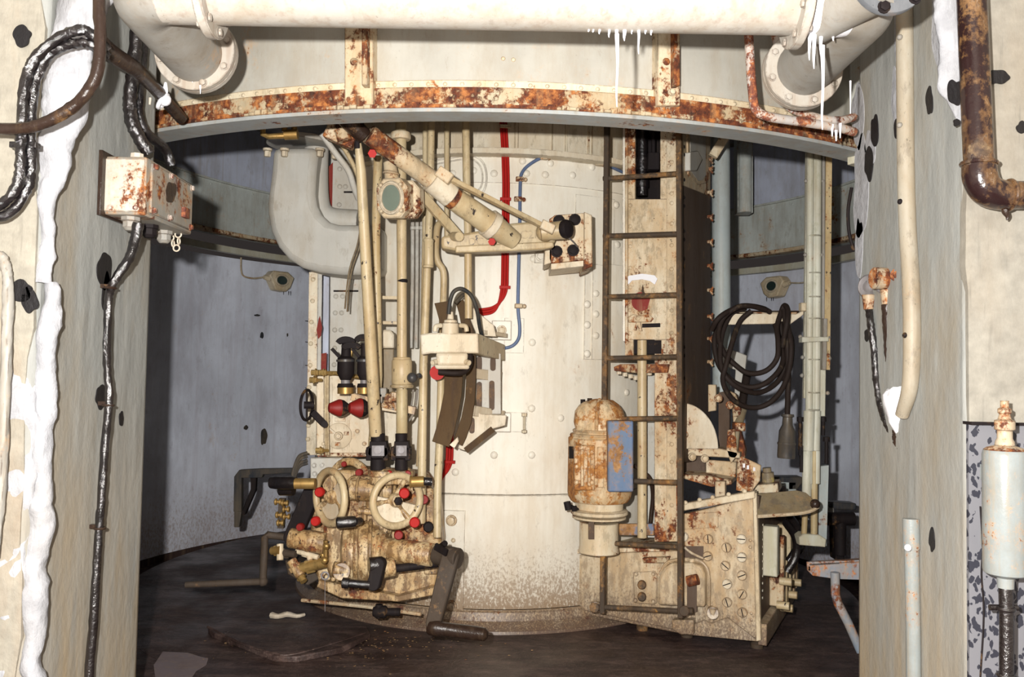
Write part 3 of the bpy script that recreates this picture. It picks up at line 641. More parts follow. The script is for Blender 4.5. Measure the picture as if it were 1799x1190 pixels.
part(jb, 'top_gland', B().lathe((x0+.07, 2.72, z1-.002), (0, 0, 1), [(0, .028), (.014, .028), (.016, .021), (.03, .02)], 8), MT['chain'])
# chain of four links
links = [(300, 418, 0), (304, 428, 1), (310, 436, 0), (314, 424, 1), (313, 412, 0)]
for x, y, o_ in links:
    c = q(x, y, 3.0); part(jb, 'chain_link', B().torus(c, (1, 0, 0) if o_ else (0, 1, 0), .011, .0028, 14, 6), MT['chain'])
kit('long black tarred cable hanging down the left reveal below the box', [(243, 392, 2.68), (238, 420, 2.68), (226, 455, 2.66), (198, 500, 2.64), (190, 540, 2.62), (188, 640, 2.62), (192, 700, 2.62), (184, 790, 2.62), (178, 880, 2.62), (172, 960, 2.62), (164, 1090, 2.62), (154, 1215, 2.62)], [.017, .0165, .015, .013, .012, .0115, .012, .012, .012, .012, .013, .014], seed=8, lump=.0015, name='tarred_cable')
for y, x in ((506, 194), (712, 190), (928, 175)):
    o = single('cable_clip', None, 'clip', B().torus(q(x, y, 2.625), (0.05, 0, 1), .016, .004, 16, 6).obox(q(x-9, y-3, 2.62), (.012, 0, 0), (0, .008, 0), (0, 0, .006)), MT['tar'])
    o['label'] = {506: 'dark clip on the tarred cable, upper of three', 712: 'dark clip on the tarred cable, middle of three', 928: 'dark clip on the tarred cable, lowest of three'}[y]
kit('grey-brown pipe arching in from the left edge at mid height', [(-25, 452, 2.24), (0, 450, 2.24), (10, 470, 2.24), (14, 510, 2.24), (12, 600, 2.24), (6, 750, 2.24), (0, 870, 2.24), (-12, 980, 2.24)], .0135, MT['gpipe'], name='wall_conduit')
# ---- right reveal: thick plastered pipe, push buttons, cables, rag
def rpx(pts): return [hR(x, y)+V((-.02, 0, 0)) for x, y in pts]
cond = thing('plastered_pipe', 'cream painted pipe running down the middle of the right reveal', 'pipe', hR(1608, 600))
part(cond, 'pipe_run', B().tube(rpx([(1600, -20), (1601, 100), (1602, 200), (1603, 300), (1606, 400), (1612, 500), (1614, 600), (1610, 680), (1596, 730)]), [.026]*7+[.024, .020], 14, 6), MT['near_cream'])
for i, (x, y) in enumerate(((1603, 68), (1603, 222), (1604, 356), (1613, 590))):
    p = hR(x, y)+V((-.044, -.01, 0)); part(cond, 'clamp_bolt', B().ball(p, .009, 8, 5), MT['dark'] if i > 1 else MT['gpipe'])
lc = thing('lower_conduit', 'white chipped conduit rising from the floor of the right reveal', 'pipe', hR(1616, 1000))
part(lc, 'pipe_run', B().tube(rpx([(1612, 915), (1614, 1000), (1616, 1100), (1617, 1230)]), .021, 14, 3), MT['bottle'])
part(lc, 'socket', B().cyl(hR(1612, 912)+V((-.02, 0, 0)), hR(1613, 965)+V((-.02, 0, 0)), .0245, n=14), MT['bottle'])
part(lc, 'clip_bolt', B().ball(hR(1619, 962)+V((-.045, -.01, 0)), .011, 8, 5), MT['lime'])
pb = thing('push_button_station', 'twin chrome push buttons in a rusty casting on the right reveal', 'switch', hR(1545, 505))
nb = V((-.85, -.53, 0)).normalized()
for (x, y, Yb_, s, m_) in ((1502, 504, 2.93, 1.0, 'near_grey'), (1530, 494, 2.84, 1.05, 'near_rust')):
    c = q(x, y, Yb_); hs = part(pb, 'button_housing', B().lathe(c+V((.13, .04, 0)), nb, [(0, .036*s), (.09, .038*s), (.10, .036*s)], 20), MT[m_])
    ca = c+V((.13, .04, 0))+nb*.10
    rg_ = part(pb, 'chrome_ring', B().lathe(ca, nb, [(-.004, .043*s), (.006, .043*s), (.013, .036*s), (.010, .028*s)], 24), MT['steel'])
    part(rg_, 'button', B().lathe(ca, nb, [(0, .022*s), (.010, .020*s), (.014, .008)], 16), MT['steel'])
c1 = q(1560, 490, 2.80); part(pb, 'casting', B().cyl(c1+V((.03, 0, 0)), c1+V((-.05, -.01, 0)), .036, n=18).cyl(c1+V((.02, -.02, .005)), c1+V((-.0, -.07, .005)), .022, n=14), MT['near_rust'])
part(pb, 'casting_screw', B().lathe(c1+V((0, -.07, .005)), (-.3, -1, 0), [(0, .014), (.012, .014), (.014, .010)], 10), MT['near_rust'])
for (x, y, Y) in ((1526, 544, 2.9), (1558, 536, 2.8)):
    c = q(x, y, Y); part(pb, 'cable_gland', B().cyl(c+V((0, 0, .05)), c, .022, .016, 10), MT['near_rust'])
kit('black cable from the left push button down the right reveal', [(1527, 545, 2.9), (1530, 575, 2.88), (1536, 615, 2.87), (1539, 660, 2.86), (1546, 705, 2.84), (1558, 745, 2.80), (1575, 772, 2.76)], .0115, seed=11, name='button_cable')
kit('thicker dark cable from the right push button, ending behind the rag', [(1558, 535, 2.80), (1560, 570, 2.80), (1563, 620, 2.80), (1567, 670, 2.80), (1572, 700, 2.79)], .0165, MT['tar'], seed=12, name='button_cable')
rag = B().lathe(q(1578, 715, 2.72)+V((0, 0, .062)), V((.0, 0, -1)), [(0, .015), (.004, .035), (.025, .044), (.055, .044), (.085, .036), (.11, .026), (.135, .018), (.15, .008)], 24)
for v in rag.v:
    v += nz_.noise_vector(v*22)*.016+nz_.noise_vector(v*60)*.004
single('white_rag', 'bright white rag wrapped around the cables on the right reveal', 'rag', rag, MT['lime'], smooth=25)
kit('tarred cable joint below the white rag with pale lumps', [(1578, 755, 2.74), (1582, 775, 2.73), (1592, 800, 2.71), (1604, 832, 2.70), (1611, 860, 2.70), (1612, 915, 2.70)], [.018, .022, .020, .016, .0135, .0125], MT['tar'], seed=13, lump=.003, name='tarred_cable')
for i, (x, y, r_) in enumerate(((1592, 800, .018), (1606, 835, .013), (1600, 745, .014))):
    o = single('sealing_lump', ['pale sealing lump on the cable joint, at the rag\'s tail', 'pale sealing lump on the cable joint, lowest', 'dark plugged pipe end above the cable joint'][i], 'sealant', B().ball(q(x, y, 2.70), r_, 10, 7), MT['lime'] if i < 2 else MT['black'])
single('loose_wire', 'thin tan wire ends dangling below the white rag', 'wire', B().tube(at([(1603, 745, 2.68), (1604, 765, 2.68), (1606, 775, 2.68), (1610, 783, 2.68)]), .0035, 6, 4).tube(at([(1590, 755, 2.68), (1592, 770, 2.68), (1593, 790, 2.68)]), .0035, 6, 4), MT['chain'])
# ---- big tarred elbow pipe on the right front wall
bp_ = thing('tarred_elbow_pipe', 'large dripping brown-black pipe with an elbow turning off the right edge', 'pipe', q(1718, 300, 2.2))
Yt = 2.215; rt = rp(25.5, Yt)
part(bp_, 'riser', B().cyl(q(1706, -30, Yt), q(1720, 296, Yt), rt*.98, n=28), MT['tarpipe'])
part(bp_, 'elbow', B().tube(at([(1720, 290, Yt), (1722, 312, Yt), (1734, 334, Yt), (1758, 343, Yt), (1775, 343, Yt)]), [rt*1.12, rt*1.14, rt*1.1, rt*1.05, rt*1.0], 26, 5), MT['tarpipe'])
part(bp_, 'bead', B().torus(q(1720, 288, Yt), (.04, 0, 1), rt*1.1, .006, 30, 8), MT['tarpipe'])
part(bp_, 'outlet', B().cyl(q(1760, 343, Yt), q(1840, 343, Yt), rt*.98, n=26).torus(q(1773, 343, Yt), (1, 0, 0), rt*1.0, .006, 28, 8), MT['tarpipe'])
part(bp_, 'drip', B().tube(at([(1764, 360, Yt), (1766, 372, Yt), (1770, 380, Yt), (1769, 387, Yt)]), [.010, .009, .006, .002], 8, 4), MT['tar'])
# ---- pale oil bottle (lubricator) at lower right
ob = thing('oil_reservoir', 'pale grey cylindrical reservoir with rust specks on the lower right wall', 'tank', q(1765, 1015, 2.17))
Yo = 2.17; c = q(1767, 900, Yo); zt_, zb_ = q(1767, 790, Yo).z, q(1767, 1010, Yo).z; ro = rp(36, Yo)
bx = q(1766, 900, Yo).x
part(ob, 'body', B().lathe((bx, Yo, zb_), (0, 0, 1), [(0, ro*.85), (.004, ro*.96), (.012, ro), (zt_-zb_-.014, ro), (zt_-zb_-.004, ro*.96), (zt_-zb_, ro*.88)], 36), MT['bottle'])
part(ob, 'top_cap', B().lathe((bx, Yo, zt_-.002), (0, 0, 1), [(0, ro*.95), (.006, ro*.8), (.012, ro*.45), (.022, .022), (.03, .018), (.05, .018), (.052, .024), (.075, .024), (.078, .016), (.088, .013), (.092, .013), (.094, .016), (.104, .016), (.108, .010), (.125, .010)], 20), MT['near_rust'], label='rusty neck and fitting')
part(ob, 'bottom_neck', B().lathe((bx, Yo, zb_+.002), (0, 0, -1), [(0, ro*.8), (.006, ro*.6), (.010, .020), (.035, .019)], 20), MT['bottle'])
part(ob, 'outlet_pipe', B().tube([(bx, Yo, zb_-.03), (bx+.002, Yo, zb_-.12), (bx+.001, Yo, zb_-.25), (bx+.004, Yo, zb_-.40)], .017, 14, 3).torus((bx, Yo, zb_-.085), (0, 0, 1), .018, .006, 20, 6).cyl((bx-.035, Yo+.01, zb_-.085), (bx+.035, Yo+.01, zb_-.085), .008, n=8).torus((bx, Yo, zb_-.25), (0, 0, 1), .018, .006, 20, 6), MT['black'], label='black outlet pipe')
part(ob, 'mounting_bracket', B().box((bx+.005, Yo+ro*.8, zb_+.05), (bx+.045, YF-.005, zb_+.09)), MT['bottle']); part(ob, 'mounting_bracket', B().box((bx+.005, Yo+ro*.8, zt_-.09), (bx+.045, YF-.005, zt_-.05)), MT['bottle'])
# ================================================================ CENTRAL DRUM
zs = dr(880, 870).z; zb = .10; zr0 = dr(880, 270, .08).z; zr1 = zr0+.03
dm = thing('turret_drum', 'large cream riveted steel drum standing in the middle of the chamber', 'drum', (CC.x, CC.y, 0))
def dpart(nm, b, mat='drum', **k): return part(dm, nm, b, MT[mat], **k)
o_ = V((CC.x, CC.y, 0))
dpart('lower_shell', B().lathe(o_+V((0, 0, zb)), (0, 0, 1), [(0, RD+.004), (zs-zb-.006, RD+.004), (zs-zb-.002, RD)], 160))
dpart('upper_shell', B().lathe(o_+V((0, 0, zs+.001)), (0, 0, 1), [(0, RD), (.002, RD+.002), (zr0-zs, RD+.002)], 160))
dpart('plinth', B().lathe(o_, (0, 0, 1), [(0, RD+.10), (.015, RD+.095), (.05, RD+.04), (zb-.01, RD+.03), (zb, RD+.015)], 160), 'box')
dpart('base_lip', B().lathe(o_+V((0, 0, zb-.012)), (0, 0, 1), [(0, RD+.02), (.012, RD+.02)], 160))
dpart('neck_shell', B().lathe(o_+V((0, 0, zr1)), (0, 0, 1), [(0, RD-.02), (HC-zr1-.01, RD-.02)], 120), 'cream_clean')
dpart('top_ring', B().arc(RD-.02, RD+.085, zr0, zr1, -75, 75, 90), 'cream_clean')
zt2 = dr(880, 322).z
dpart('rivet_band', B().arc(RD, RD+.009, zt2, zr0, -75, 75, 90))
def dang(x, y=600): p = dr(x, y); return math.degrees(math.atan2(p.x-CC.x, -(p.y-CC.y)))
def strip(x0, x1, y0, y1, t=.008, mat='drum', nm='seam_plate'):
    z0_, z1_ = dr((x0+x1)/2, y1, t).z, dr((x0+x1)/2, y0, t).z
    return dpart(nm, B().arc(RD-.001, RD+t, z0_, z1_, dang(x0, (y0+y1)/2), dang(x1, (y0+y1)/2), 10), mat)
strip(1025, 1060, 465, 632, .014); strip(1037, 1062, 465, 632, .022); strip(1060, 1098, 465, 632, .012); strip(762, 816, 897, 1085, .016, 'drum', 'foot_plate')
strip(1010, 1078, 345, 470, .006)
strip(925, 945, 1, 2, .002)
# vertical ribs on the neck above the ring
for x, wd in ((905, 4), (911, 2), (972, 3), (997, 7), (1037, 5), (1043, 3)):
    a = dang(x, 240); dpart('neck_rib', B().arc(RD-.03, RD-.012, zr1, 2.95, a-wd*.05, a+wd*.05, 2), 'cream')
rsp = []
for x, y in ((868, 305), (918, 283), (925, 305), (958, 307), (967, 287), (1006, 308), (1040, 294), (1083, 360), (1104, 305), (795, 305), (832, 300)):
    p = dr(x, y, .009); rsp.append((p, drn(p)))
for x, y in ((937, 455), (935, 602), (934, 718), (934, 800), (1048, 470), (700, 600), (868, 700), (868, 800), (985, 735), (800, 830), (1085, 430), (1101, 690)):
    p = dr(x, y, .002); rsp.append((p, drn(p)))
for x, y in ((1032, 535), (1032, 571), (1032, 622), (1047, 516), (1047, 552), (1047, 590)):
    p = dr(x, y, .022); rsp.append((p, drn(p)))
rivets(dm, MT['drum'], rsp, .021)
fb = []
for x, y in ((793, 915), (793, 1065)):
    p = dr(x, y, .018); fb.append((p, drn(p)))
bolts(dm, MT['box'], fb, .022, .02)
for x, y in ((796, 950), (780, 1080)):
    p = dr(x, y, .018); rivets(dm, MT['box'], [(p, drn(p))], .012)
# left side cabinet plates fixed on the drum (grey riveted shaft)
sh = thing('riveted_shaft', 'grey riveted plate shaft standing left of the drum behind the curved duct', 'shaft', q(620, 800, 4.9))
PS = Plane(q(620, 600, 4.66), -14)
def sp(*pts, off=0): return [PS.h(x, y, off) for x, y in pts]
part(sh, 'front_plate', B().slab(sp((582, 240), (700, 240), (700, 830), (578, 830)), PS.n*-.30), MT['duct'])
part(sh, 'edge_angle', B().slab(sp((543, 478), (560, 478), (556, 800), (538, 800), off=.02), PS.n*-.02), MT['cream'])
part(sh, 'edge_web', B().slab(sp((558, 478), (566, 478), (562, 800), (555, 800), off=.02), PS.n*-.25), MT['duct'])
part(sh, 'side_plate', B().slab(sp((564, 300), (584, 300), (580, 830), (558, 830), off=-.22), PS.n*-.02), MT['upper'])
part(sh, 'red_brown_panel', B().slab(sp((571, 300), (585, 285), (583, 390), (571, 390), off=.003), PS.n*-.02), MT['redpost'], label='dull red-brown panel')
part(sh, 'red_brown_panel', B().slab(sp((561, 622), (574, 620), (573, 655), (559, 657), off=.003), PS.n*-.02), MT['redpost'], label='dull red-brown panel')
part(sh, 'red_leaf', B().slab(sp((556, 580), (560, 560), (562, 555), (566, 575), (564, 590), (559, 596), off=.035), PS.n*-.012), MT['redpost'], label='dark red leaf-shaped tongue')
part(sh, 'plate_joint', B().slab(sp((586, 510), (660, 510), (660, 513), (586, 513), off=.004), PS.n*-.006), MT['dark'])
part(sh, 'plate_joint', B().slab(sp((604, 336), (640, 336), (640, 339), (604, 339), off=.004), PS.n*-.006), MT['dark'])
rs_ = [PS.h(x, y) for x, y in ((597, 297), (597, 328), (607, 328), (596, 360), (606, 382), (622, 382), (590, 521), (602, 521), (589, 550), (600, 550), (588, 580), (599, 580), (588, 612), (587, 641))]
rivets(sh, MT['duct'], [(p, PS.n) for p in rs_], .015)
rivets(sh, MT['cream'], [(PS.h(x, y, .02), PS.n) for x, y in ((550, 491), (549, 529), (547, 566), (546, 604), (545, 642), (543, 681), (542, 748), (541, 772))], .014)
for y in (565, 602, 643, 683):
    part(sh, 'hook_pin', B().cyl(PS.h(545, y, .01), PS.h(536, y-1, .01), .004, .002, 6), MT['dark'])
# curved ventilation duct
dc = thing('curved_duct', 'large smooth grey ventilation duct curving from above to the right', 'duct', q(560, 480, 4.4))
Yd = 4.35
out = [(478, 258), (475, 300), (469, 345), (468, 372), (474, 405), (487, 433), (506, 455), (530, 470), (562, 478), (600, 482), (668, 482), (668, 394), (594, 394), (576, 389), (562, 376), (554, 360), (551, 340), (553, 300), (558, 258)]
part(dc, 'duct_body', B().slab([q(x, y, Yd) for x, y in out], (.012, .26, .0)), MT['duct'], bev=.035, smooth=60)
part(dc, 'inner_cheek', B().tube(at([(556, 262), (555, 300), (556, 342), (560, 366), (570, 380), (588, 387), (630, 390)], Yd+.15), .065, 16, 5), MT['duct'])
part(dc, 'mounting_flange', B().lathe(q(526, 255, Yd+.14), (0, 0, 1), [(0, .17), (.025, .17)], 30), MT['duct'])
bolts(dc, MT['cream_clean'], [(q(470, 262, Yd), (0, 0, -1)), (q(500, 262, Yd-.02), (0, 0, -1)), (q(562, 262, Yd), (0, 0, -1)), (q(588, 266, Yd+.06), (0, 0, -1))], .018, .04)
bh = single('brass_pull', 'old brass U-shaped handle under the ring beam', 'handle', B().tube(at([(462, 222, 3.6), (462, 236, 3.6), (472, 240, 3.6), (510, 238, 3.6), (517, 232, 3.6), (517, 222, 3.6)]), rp(5, 3.6), 10, 1).cyl(q(500, 237, 3.6), q(523, 236, 3.6), .022, n=14).cyl(q(500, 212, 3.6), q(500, 232, 3.6), .012, n=10), MT['brass'])
# ---- red cable bundle: three red cables side by side
rcb = thing('red_cable_bundle', 'bundle of three bright red cables running down the drum face and curving left', 'cable', dr(880, 400, .03))
for k in (-1, 0, 1):
    off = .022; dx = k*4.6
    def D(x, y, o=off): return dr(x, y, o)
    part(rcb, 'cable', B().tube([D(883+dx, 190, .0), D(887+dx, 262, .0), D(888+dx, 285), D(889+dx, 330), D(888+dx, 400), D(887+dx, 480), D(886+dx, 505), D(880+dx*.8, 528-dx*.8), D(868+dx*.2, 543-dx), D(850, 548-dx), D(820, 549-dx, .02)], .0066, 9, 6), MT['red'])
    part(rcb, 'cable', B().tube([D(789+dx, 700), D(790+dx, 790), D(787+dx, 818-dx*.3), D(777+dx*.5, 840-dx), D(760, 851-dx), D(735, 853-dx), D(715, 853-dx, .05)], .0066, 9, 6), MT['red'])
for x, y in ((888, 222), (888, 350), (887, 505), (790, 812)):
    p = dr(x, y, .026); n = drn(p); u = V((-n.y, n.x, 0)); part(rcb, 'clamp', B().obox(p, u*.028, n*.009, (0, 0, .008)), MT['red'] if y > 300 else MT['cream'], bev=.002)
# ---- blue cable with four saddles
bc = thing('blue_cable', 'blue-grey cable arching over the drum face and looping back to the motor block', 'cable', dr(913, 400, .02))
D = lambda x, y, o=.02: dr(x, y, o)
part(bc, 'cable', B().tube([D(1120, 312), D(1095, 303), D(1060, 288), D(1020, 279), D(985, 275), D(957, 276), D(935, 286), D(918, 302), D(914, 325), D(913, 400), D(911, 480), D(910, 540), D(913, 575), D(911, 595), D(900, 608), D(882, 612), D(868, 606, .10)], .0088, 10, 6), MT['bluecable'], label='blue painted run')
part(bc, 'tail', B().tube([D(868, 606, .10), q(850, 598, 4.05), q(843, 575, 3.95), q(838, 545, 3.9), q(828, 520, 3.88), q(812, 508, 3.86), q(798, 512, 3.85), q(791, 528, 3.85), q(788, 552, 3.85)], .0095, 10, 6), MT['cable'], label='dark rubber tail')
part(bc, 'tail', B().tube([q(800, 533, 3.98), q(812, 520, 4.0), q(822, 516, 4.03), q(830, 524, 4.05)], .0095, 10, 6), MT['cable'])
for x, y in ((955, 277), (913, 315), (910, 350), (911, 538), (1053, 288)):
    p = D(x, y, .024); n = drn(p); u = V((-n.y, n.x, 0)); s_ = part(bc, 'saddle', B().obox(p, u*.02, n*.012, (0, 0, .012)), MT['cream_rust'], bev=.003)
    bolts(bc, MT['cream_rust'], [(p+u*.03+n*-.006, n)], .009)
single('thin_conduit', 'thin cream conduit looping on the drum face left of the red cables', 'conduit', B().tube([D(760, 283, .01), D(800, 276, .01), D(828, 273, .01), D(848, 285, .01), D(855, 310, .01), D(850, 335, .01), D(835, 345, .01)], .0055, 8, 6).tube([D(760, 290, .01), D(800, 282, .01), D(826, 279, .01), D(842, 290, .01), D(848, 310, .01), D(844, 330, .01), D(830, 340, .01)], .0045, 8, 6), MT['drum'], kind=None)
# ================================================================ PIVOTED ARM
Ya = 3.75
arm = thing('pivoted_arm', 'cream telescopic arm slanting down to a horizontal casting with a dark pivot nut', 'arm', q(960, 420, 4.0))
def ap(x, y): # depth runs from the near top-left to the bracket on the drum
    return q(x, y, 3.45+(x-610)/(960-610)*.55)
part(arm, 'rubber_end', B().tube([ap(585, 188), ap(612, 212), ap(640, 240)], [rp(13, 3.5), rp(17, 3.5), rp(15, 3.5)], 18, 4), MT['tar'], label='dark tarred end sleeve')
part(arm, 'outer_tube', B().cyl(ap(648, 236), ap(764, 320), rp(17.5, 3.6), rp(17.5, 3.6), 26), MT['cream_rust'])
part(arm, 'collar', B().cyl(ap(757, 316), ap(792, 345), rp(21, 3.75), rp(21, 3.75), 26), MT['cream_clean'])
part(arm, 'rust_ring', B().cyl(ap(791, 344), ap(801, 352), rp(19.5, 3.75), rp(19.5, 3.75), 24), MT['beam_rust'])
part(arm, 'inner_tube', B().cyl(ap(800, 351), ap(862, 394), rp(20, 3.8), rp(21, 3.85), 26), MT['cream_pole'])
part(arm, 'collar', B().cyl(ap(857, 391), ap(868, 399), rp(25, 3.9), rp(25, 3.9), 26), MT['cream_clean'])
part(arm, 'branch', B().cyl(ap(866, 397), ap(905, 424), rp(22, 3.9), rp(16, 3.9), 24), MT['cream_pole'])
PA = Plane(q(880, 420, 3.93), -5)
pa = lambda pts, off=0: [PA.h(x, y, off) for x, y in pts]
part(arm, 'casting', B().slab(pa([(775, 424), (776, 415), (815, 410), (860, 402), (900, 392), (945, 388), (972, 402), (978, 418), (972, 432), (955, 436), (900, 440), (815, 443), (776, 436)]), PA.n*-.10), MT['cream_pole'], bev=.012)
part(arm, 'casting_rib', B().slab(pa([(800, 432), (972, 424), (974, 434), (955, 438), (900, 441), (800, 444)], .03), PA.n*-.05), MT['cream_pole'], bev=.006)
for (x, y, s_, tx) in ((836, 425, .05, 'DC'), (925, 413, .055, 'BC2P')):
    cu = bpy.data.curves.new('letters', 'FONT'); cu.body = tx; cu.size = s_; cu.extrude = .003; cu.align_x = 'CENTER'; cu.align_y = 'CENTER'
    to = bpy.data.objects.new('tmp', cu); COL.objects.link(to); dg = bpy.context.evaluated_depsgraph_get(); me = bpy.data.meshes.new_from_object(to.evaluated_get(dg)); bpy.data.objects.remove(to)
    me.materials.clear(); me.materials.append(MT['cream_pole']); oo = bpy.data.objects.new('cast_letters', me); COL.objects.link(oo); oo.parent = arm
    oo.location = PA.h(x, y, .002)-wloc(arm); oo.rotation_euler = (math.pi/2, math.radians(-3), math.radians(5)); oo['label'] = 'raised cast letters'
part(arm, 'knuckle', B().ball(q(958, 408, 3.92), rp(17, 3.92), 14, 9).cyl(q(950, 408, 3.9), q(992, 404, 3.9), rp(15, 3.9), rp(17, 3.9), 20), MT['cream_pole'])
part(arm, 'pivot_nut', B().lathe(q(990, 403, 3.86), (.8, -.6, 0), [(0, .04), (.012, .045), (.03, .04), (.04, .02)], 14), MT['dark'], label='dark domed pivot nut')
part(arm, 'tie_rod', B().bar(ap(786, 317)+V((0, -.06, 0)), q(955, 398, 3.86), .03, .02), MT['cream_pole'])
part(arm, 'rod_clevis', B().obox(ap(783, 315)+V((0, -.06, 0)), (.03, 0, -.02), (0, .03, 0), (.014, 0, .02)), MT['cream'], bev=.004)
part(arm, 'rod_clevis', B().obox(q(962, 400, 3.86), (.03, 0, -.014), (0, .03, 0), (.008, 0, .02)), MT['cream'], bev=.004)
part(arm, 'bracing_strut', B().bar(q(736, 338, 3.9), q(806, 416, 4.0), .02, .045), MT['cream_pole'])
part(arm, 'strut_pin', B().cyl(q(796, 416, 3.93), q(807, 416, 3.86), .022, n=14), MT['cream_pole'])
part(arm, 'red_cap', B().cyl(q(865, 424, 3.88), q(864, 425, 3.78), .017, n=6), MT['red'], label='red hexagonal plug')
part(arm, 'red_cap', B().cyl(q(654, 268, 3.5), q(654, 270, 3.42), .018, n=6), MT['red'], label='red hexagonal plug')
part(arm, 'dark_cap', B().cyl(ap(776, 298)+V((0, 0, .0)), ap(777, 312), .014, n=8), MT['redpost'])
part(arm, 'end_yoke', B().obox(q(600, 238, 3.55), (.06, 0, -.025), (0, .03, 0), (.016, 0, .035)), MT['cream_rust'], bev=.006)
part(arm, 'yoke_boss', B().cyl(q(606, 248, 3.5), q(600, 228, 3.5), .03, n=14), MT['cream_rust'])
brk = thing('arm_bracket', 'four-bolt rust-edged steel bracket carrying the arm on the drum', 'bracket', q(1005, 460, 4.2))
PB = Plane(q(1000, 420, 4.08), 0)
pb_ = lambda pts, off=0: [PB.h(x, y, off) for x, y in pts]
part(brk, 'face_plate', B().slab(pb_([(965, 385), (975, 378), (1030, 374), (1030, 457), (968, 463), (965, 455)]), PB.n*-.02), MT['cream_rust'], bev=.002)
part(brk, 'cheek', B().slab(pb_([(1026, 372), (1040, 378), (1041, 468), (1026, 474)], .02), PB.n*-.30), MT['cream_rust'], bev=.003)
part(brk, 'back_block', B().slab(pb_([(968, 400), (1026, 395), (1026, 468), (968, 474)], -.02), PB.n*-.26), MT['cream'])
part(brk, 'back_flange', B().slab([dr(x, y, .02) for x, y in ((940, 440), (966, 440), (966, 462), (940, 462))], drn(dr(950, 450))*-.02), MT['drum'])
part(brk, 'side_web', B().slab(pb_([(958, 430), (968, 440), (968, 462), (956, 466)]), V((0, .2, 0))), MT['cream'])
bolts(brk, MT['dark'], [(PB.h(x, y, .0), PB.n) for x, y in ((982, 388), (1010, 386), (978, 442), (1007, 440))], .022, .018)
p = dr(950, 450, .02); bolts(brk, MT['drum'], [(p, drn(p))], .022, .012)
part(brk, 'safety_wire', B().tube(at([(996, 415, 3.86), (1006, 424, 3.95), (1015, 434, 4.05)]), .004, 6, 4), MT['steel'])
# ================================================================ POLES AND CONDUITS, left of the drum face
def pole(name, lab, pts, rpx_, mat, cat='pole', extras=(), n=18, sub=1):
    P = at(pts); r = [rp(rpx_[i] if isinstance(rpx_, list) else rpx_, pts[i][2]) for i in range(len(pts))]
    if not extras: return single(name, lab, cat, B().tube(P, r, n, sub), MT[mat])
    t = thing(name, lab, cat, P[-1]); part(t, 'tube', B().tube(P, r, n, sub), MT[mat])
    for (nm, x, y0, y1, rr, mt) in extras:
        i = 0; Y = pts[0][2]+(pts[-1][2]-pts[0][2])*((y0+y1)/2-pts[0][1])/(pts[-1][1]-pts[0][1])
        part(t, nm, B().lathe(q(x, y1, Y), q(x, y0, Y)-q(x, y1, Y), [(0, rp(rr, Y)*.9), (.006, rp(rr, Y)), ((q(x, y0, Y)-q(x, y1, Y)).length-.006, rp(rr, Y)), ((q(x, y0, Y)-q(x, y1, Y)).length, rp(rr, Y)*.9)], 20), MT[mt])
    return t
pole('leaning_shaft', 'smooth cream drive shaft leaning across to the left universal joint', [(629, 252, 3.55), (634, 300, 3.57), (660, 765, 3.85)], [6, 9, 11], 'cream_pole', 'shaft', [('blind_sleeve', 628, 235, 262, 6, 'dark')])
pole('spotted_tube', 'rust-spotted cream tube behind the leaning shaft', [(664, 275, 3.95), (660, 420, 3.95), (664, 660, 3.98), (655, 790, 4.0)], [8, 8, 8, 9], 'cream_pole_rust', 'tube')
pole('vertical_shaft', 'cream vertical drive shaft above the right universal joint', [(704, 190, 3.9), (706, 480, 3.9), (706, 620, 3.9), (705, 765, 3.9)], [10, 8.5, 9, 9], 'cream_pole', 'shaft', [('bearing_collar', 704, 233, 246, 18, 'cream'), ('bearing_housing', 706, 632, 676, 18, 'cream_pole'), ('housing_rim', 706, 676, 682, 21, 'cream_pole'), ('housing_rim', 706, 628, 634, 16, 'cream_pole'), ('black_band', 707, 491, 497, 9.4, 'dark'), ('lower_sleeve', 706, 684, 762, 10, 'yellowed')])
pole('tall_conduit', 'tall cream conduit with a coupling, running from the beam to the gearbox', [(758, 190, 4.05), (756, 340, 4.05), (750, 480, 4.05), (744, 640, 4.03), (740, 920, 3.98)], [6.5, 6.5, 7, 7.5, 7.5], 'cream_pole', 'conduit', [('coupling', 753, 422, 468, 8.8, 'cream_pole'), ('coupling_ring', 753, 420, 425, 10, 'cream_pole'), ('coupling_ring', 752, 466, 471, 10, 'cream_pole')])
pole('side_conduit', 'slim cream conduit immediately left of the tall coupled conduit', [(747, 190, 4.2), (746, 420, 4.2), (741, 700, 4.18), (735, 820, 4.15)], 4.5, 'cream_pole', 'conduit')
pole('short_conduit', 'slim cream conduit passing through the drum ring behind the tie rod', [(785, 190, 4.25), (785, 420, 4.25)], 4.8, 'cream_pole', 'conduit')
pole('red_side_pole', 'cream vertical pole left of the red cables, ending behind the motor block', [(818, 190, 3.98), (820, 330, 3.98), (822, 400, 3.98), (823, 560, 4.0)], [7, 7, 6.8, 6.8], 'cream_pole', 'pole')
pole('bent_conduit', 'cream conduit with a bent top and a joggle, running down to the crank axle', [(790, 388, 4.22), (776, 390, 4.20), (768, 400, 4.18), (766, 430, 4.16), (766, 448, 4.15), (770, 462, 4.15), (779, 478, 4.15), (779, 520, 4.15), (776, 600, 4.12), (773, 760, 4.08), (769, 850, 4.02), (768, 945, 3.98)], [5.5, 5.5, 6, 6, 6, 6, 6, 6, 6, 7, 7.2, 7.2], 'cream_pole', 'conduit', sub=3)
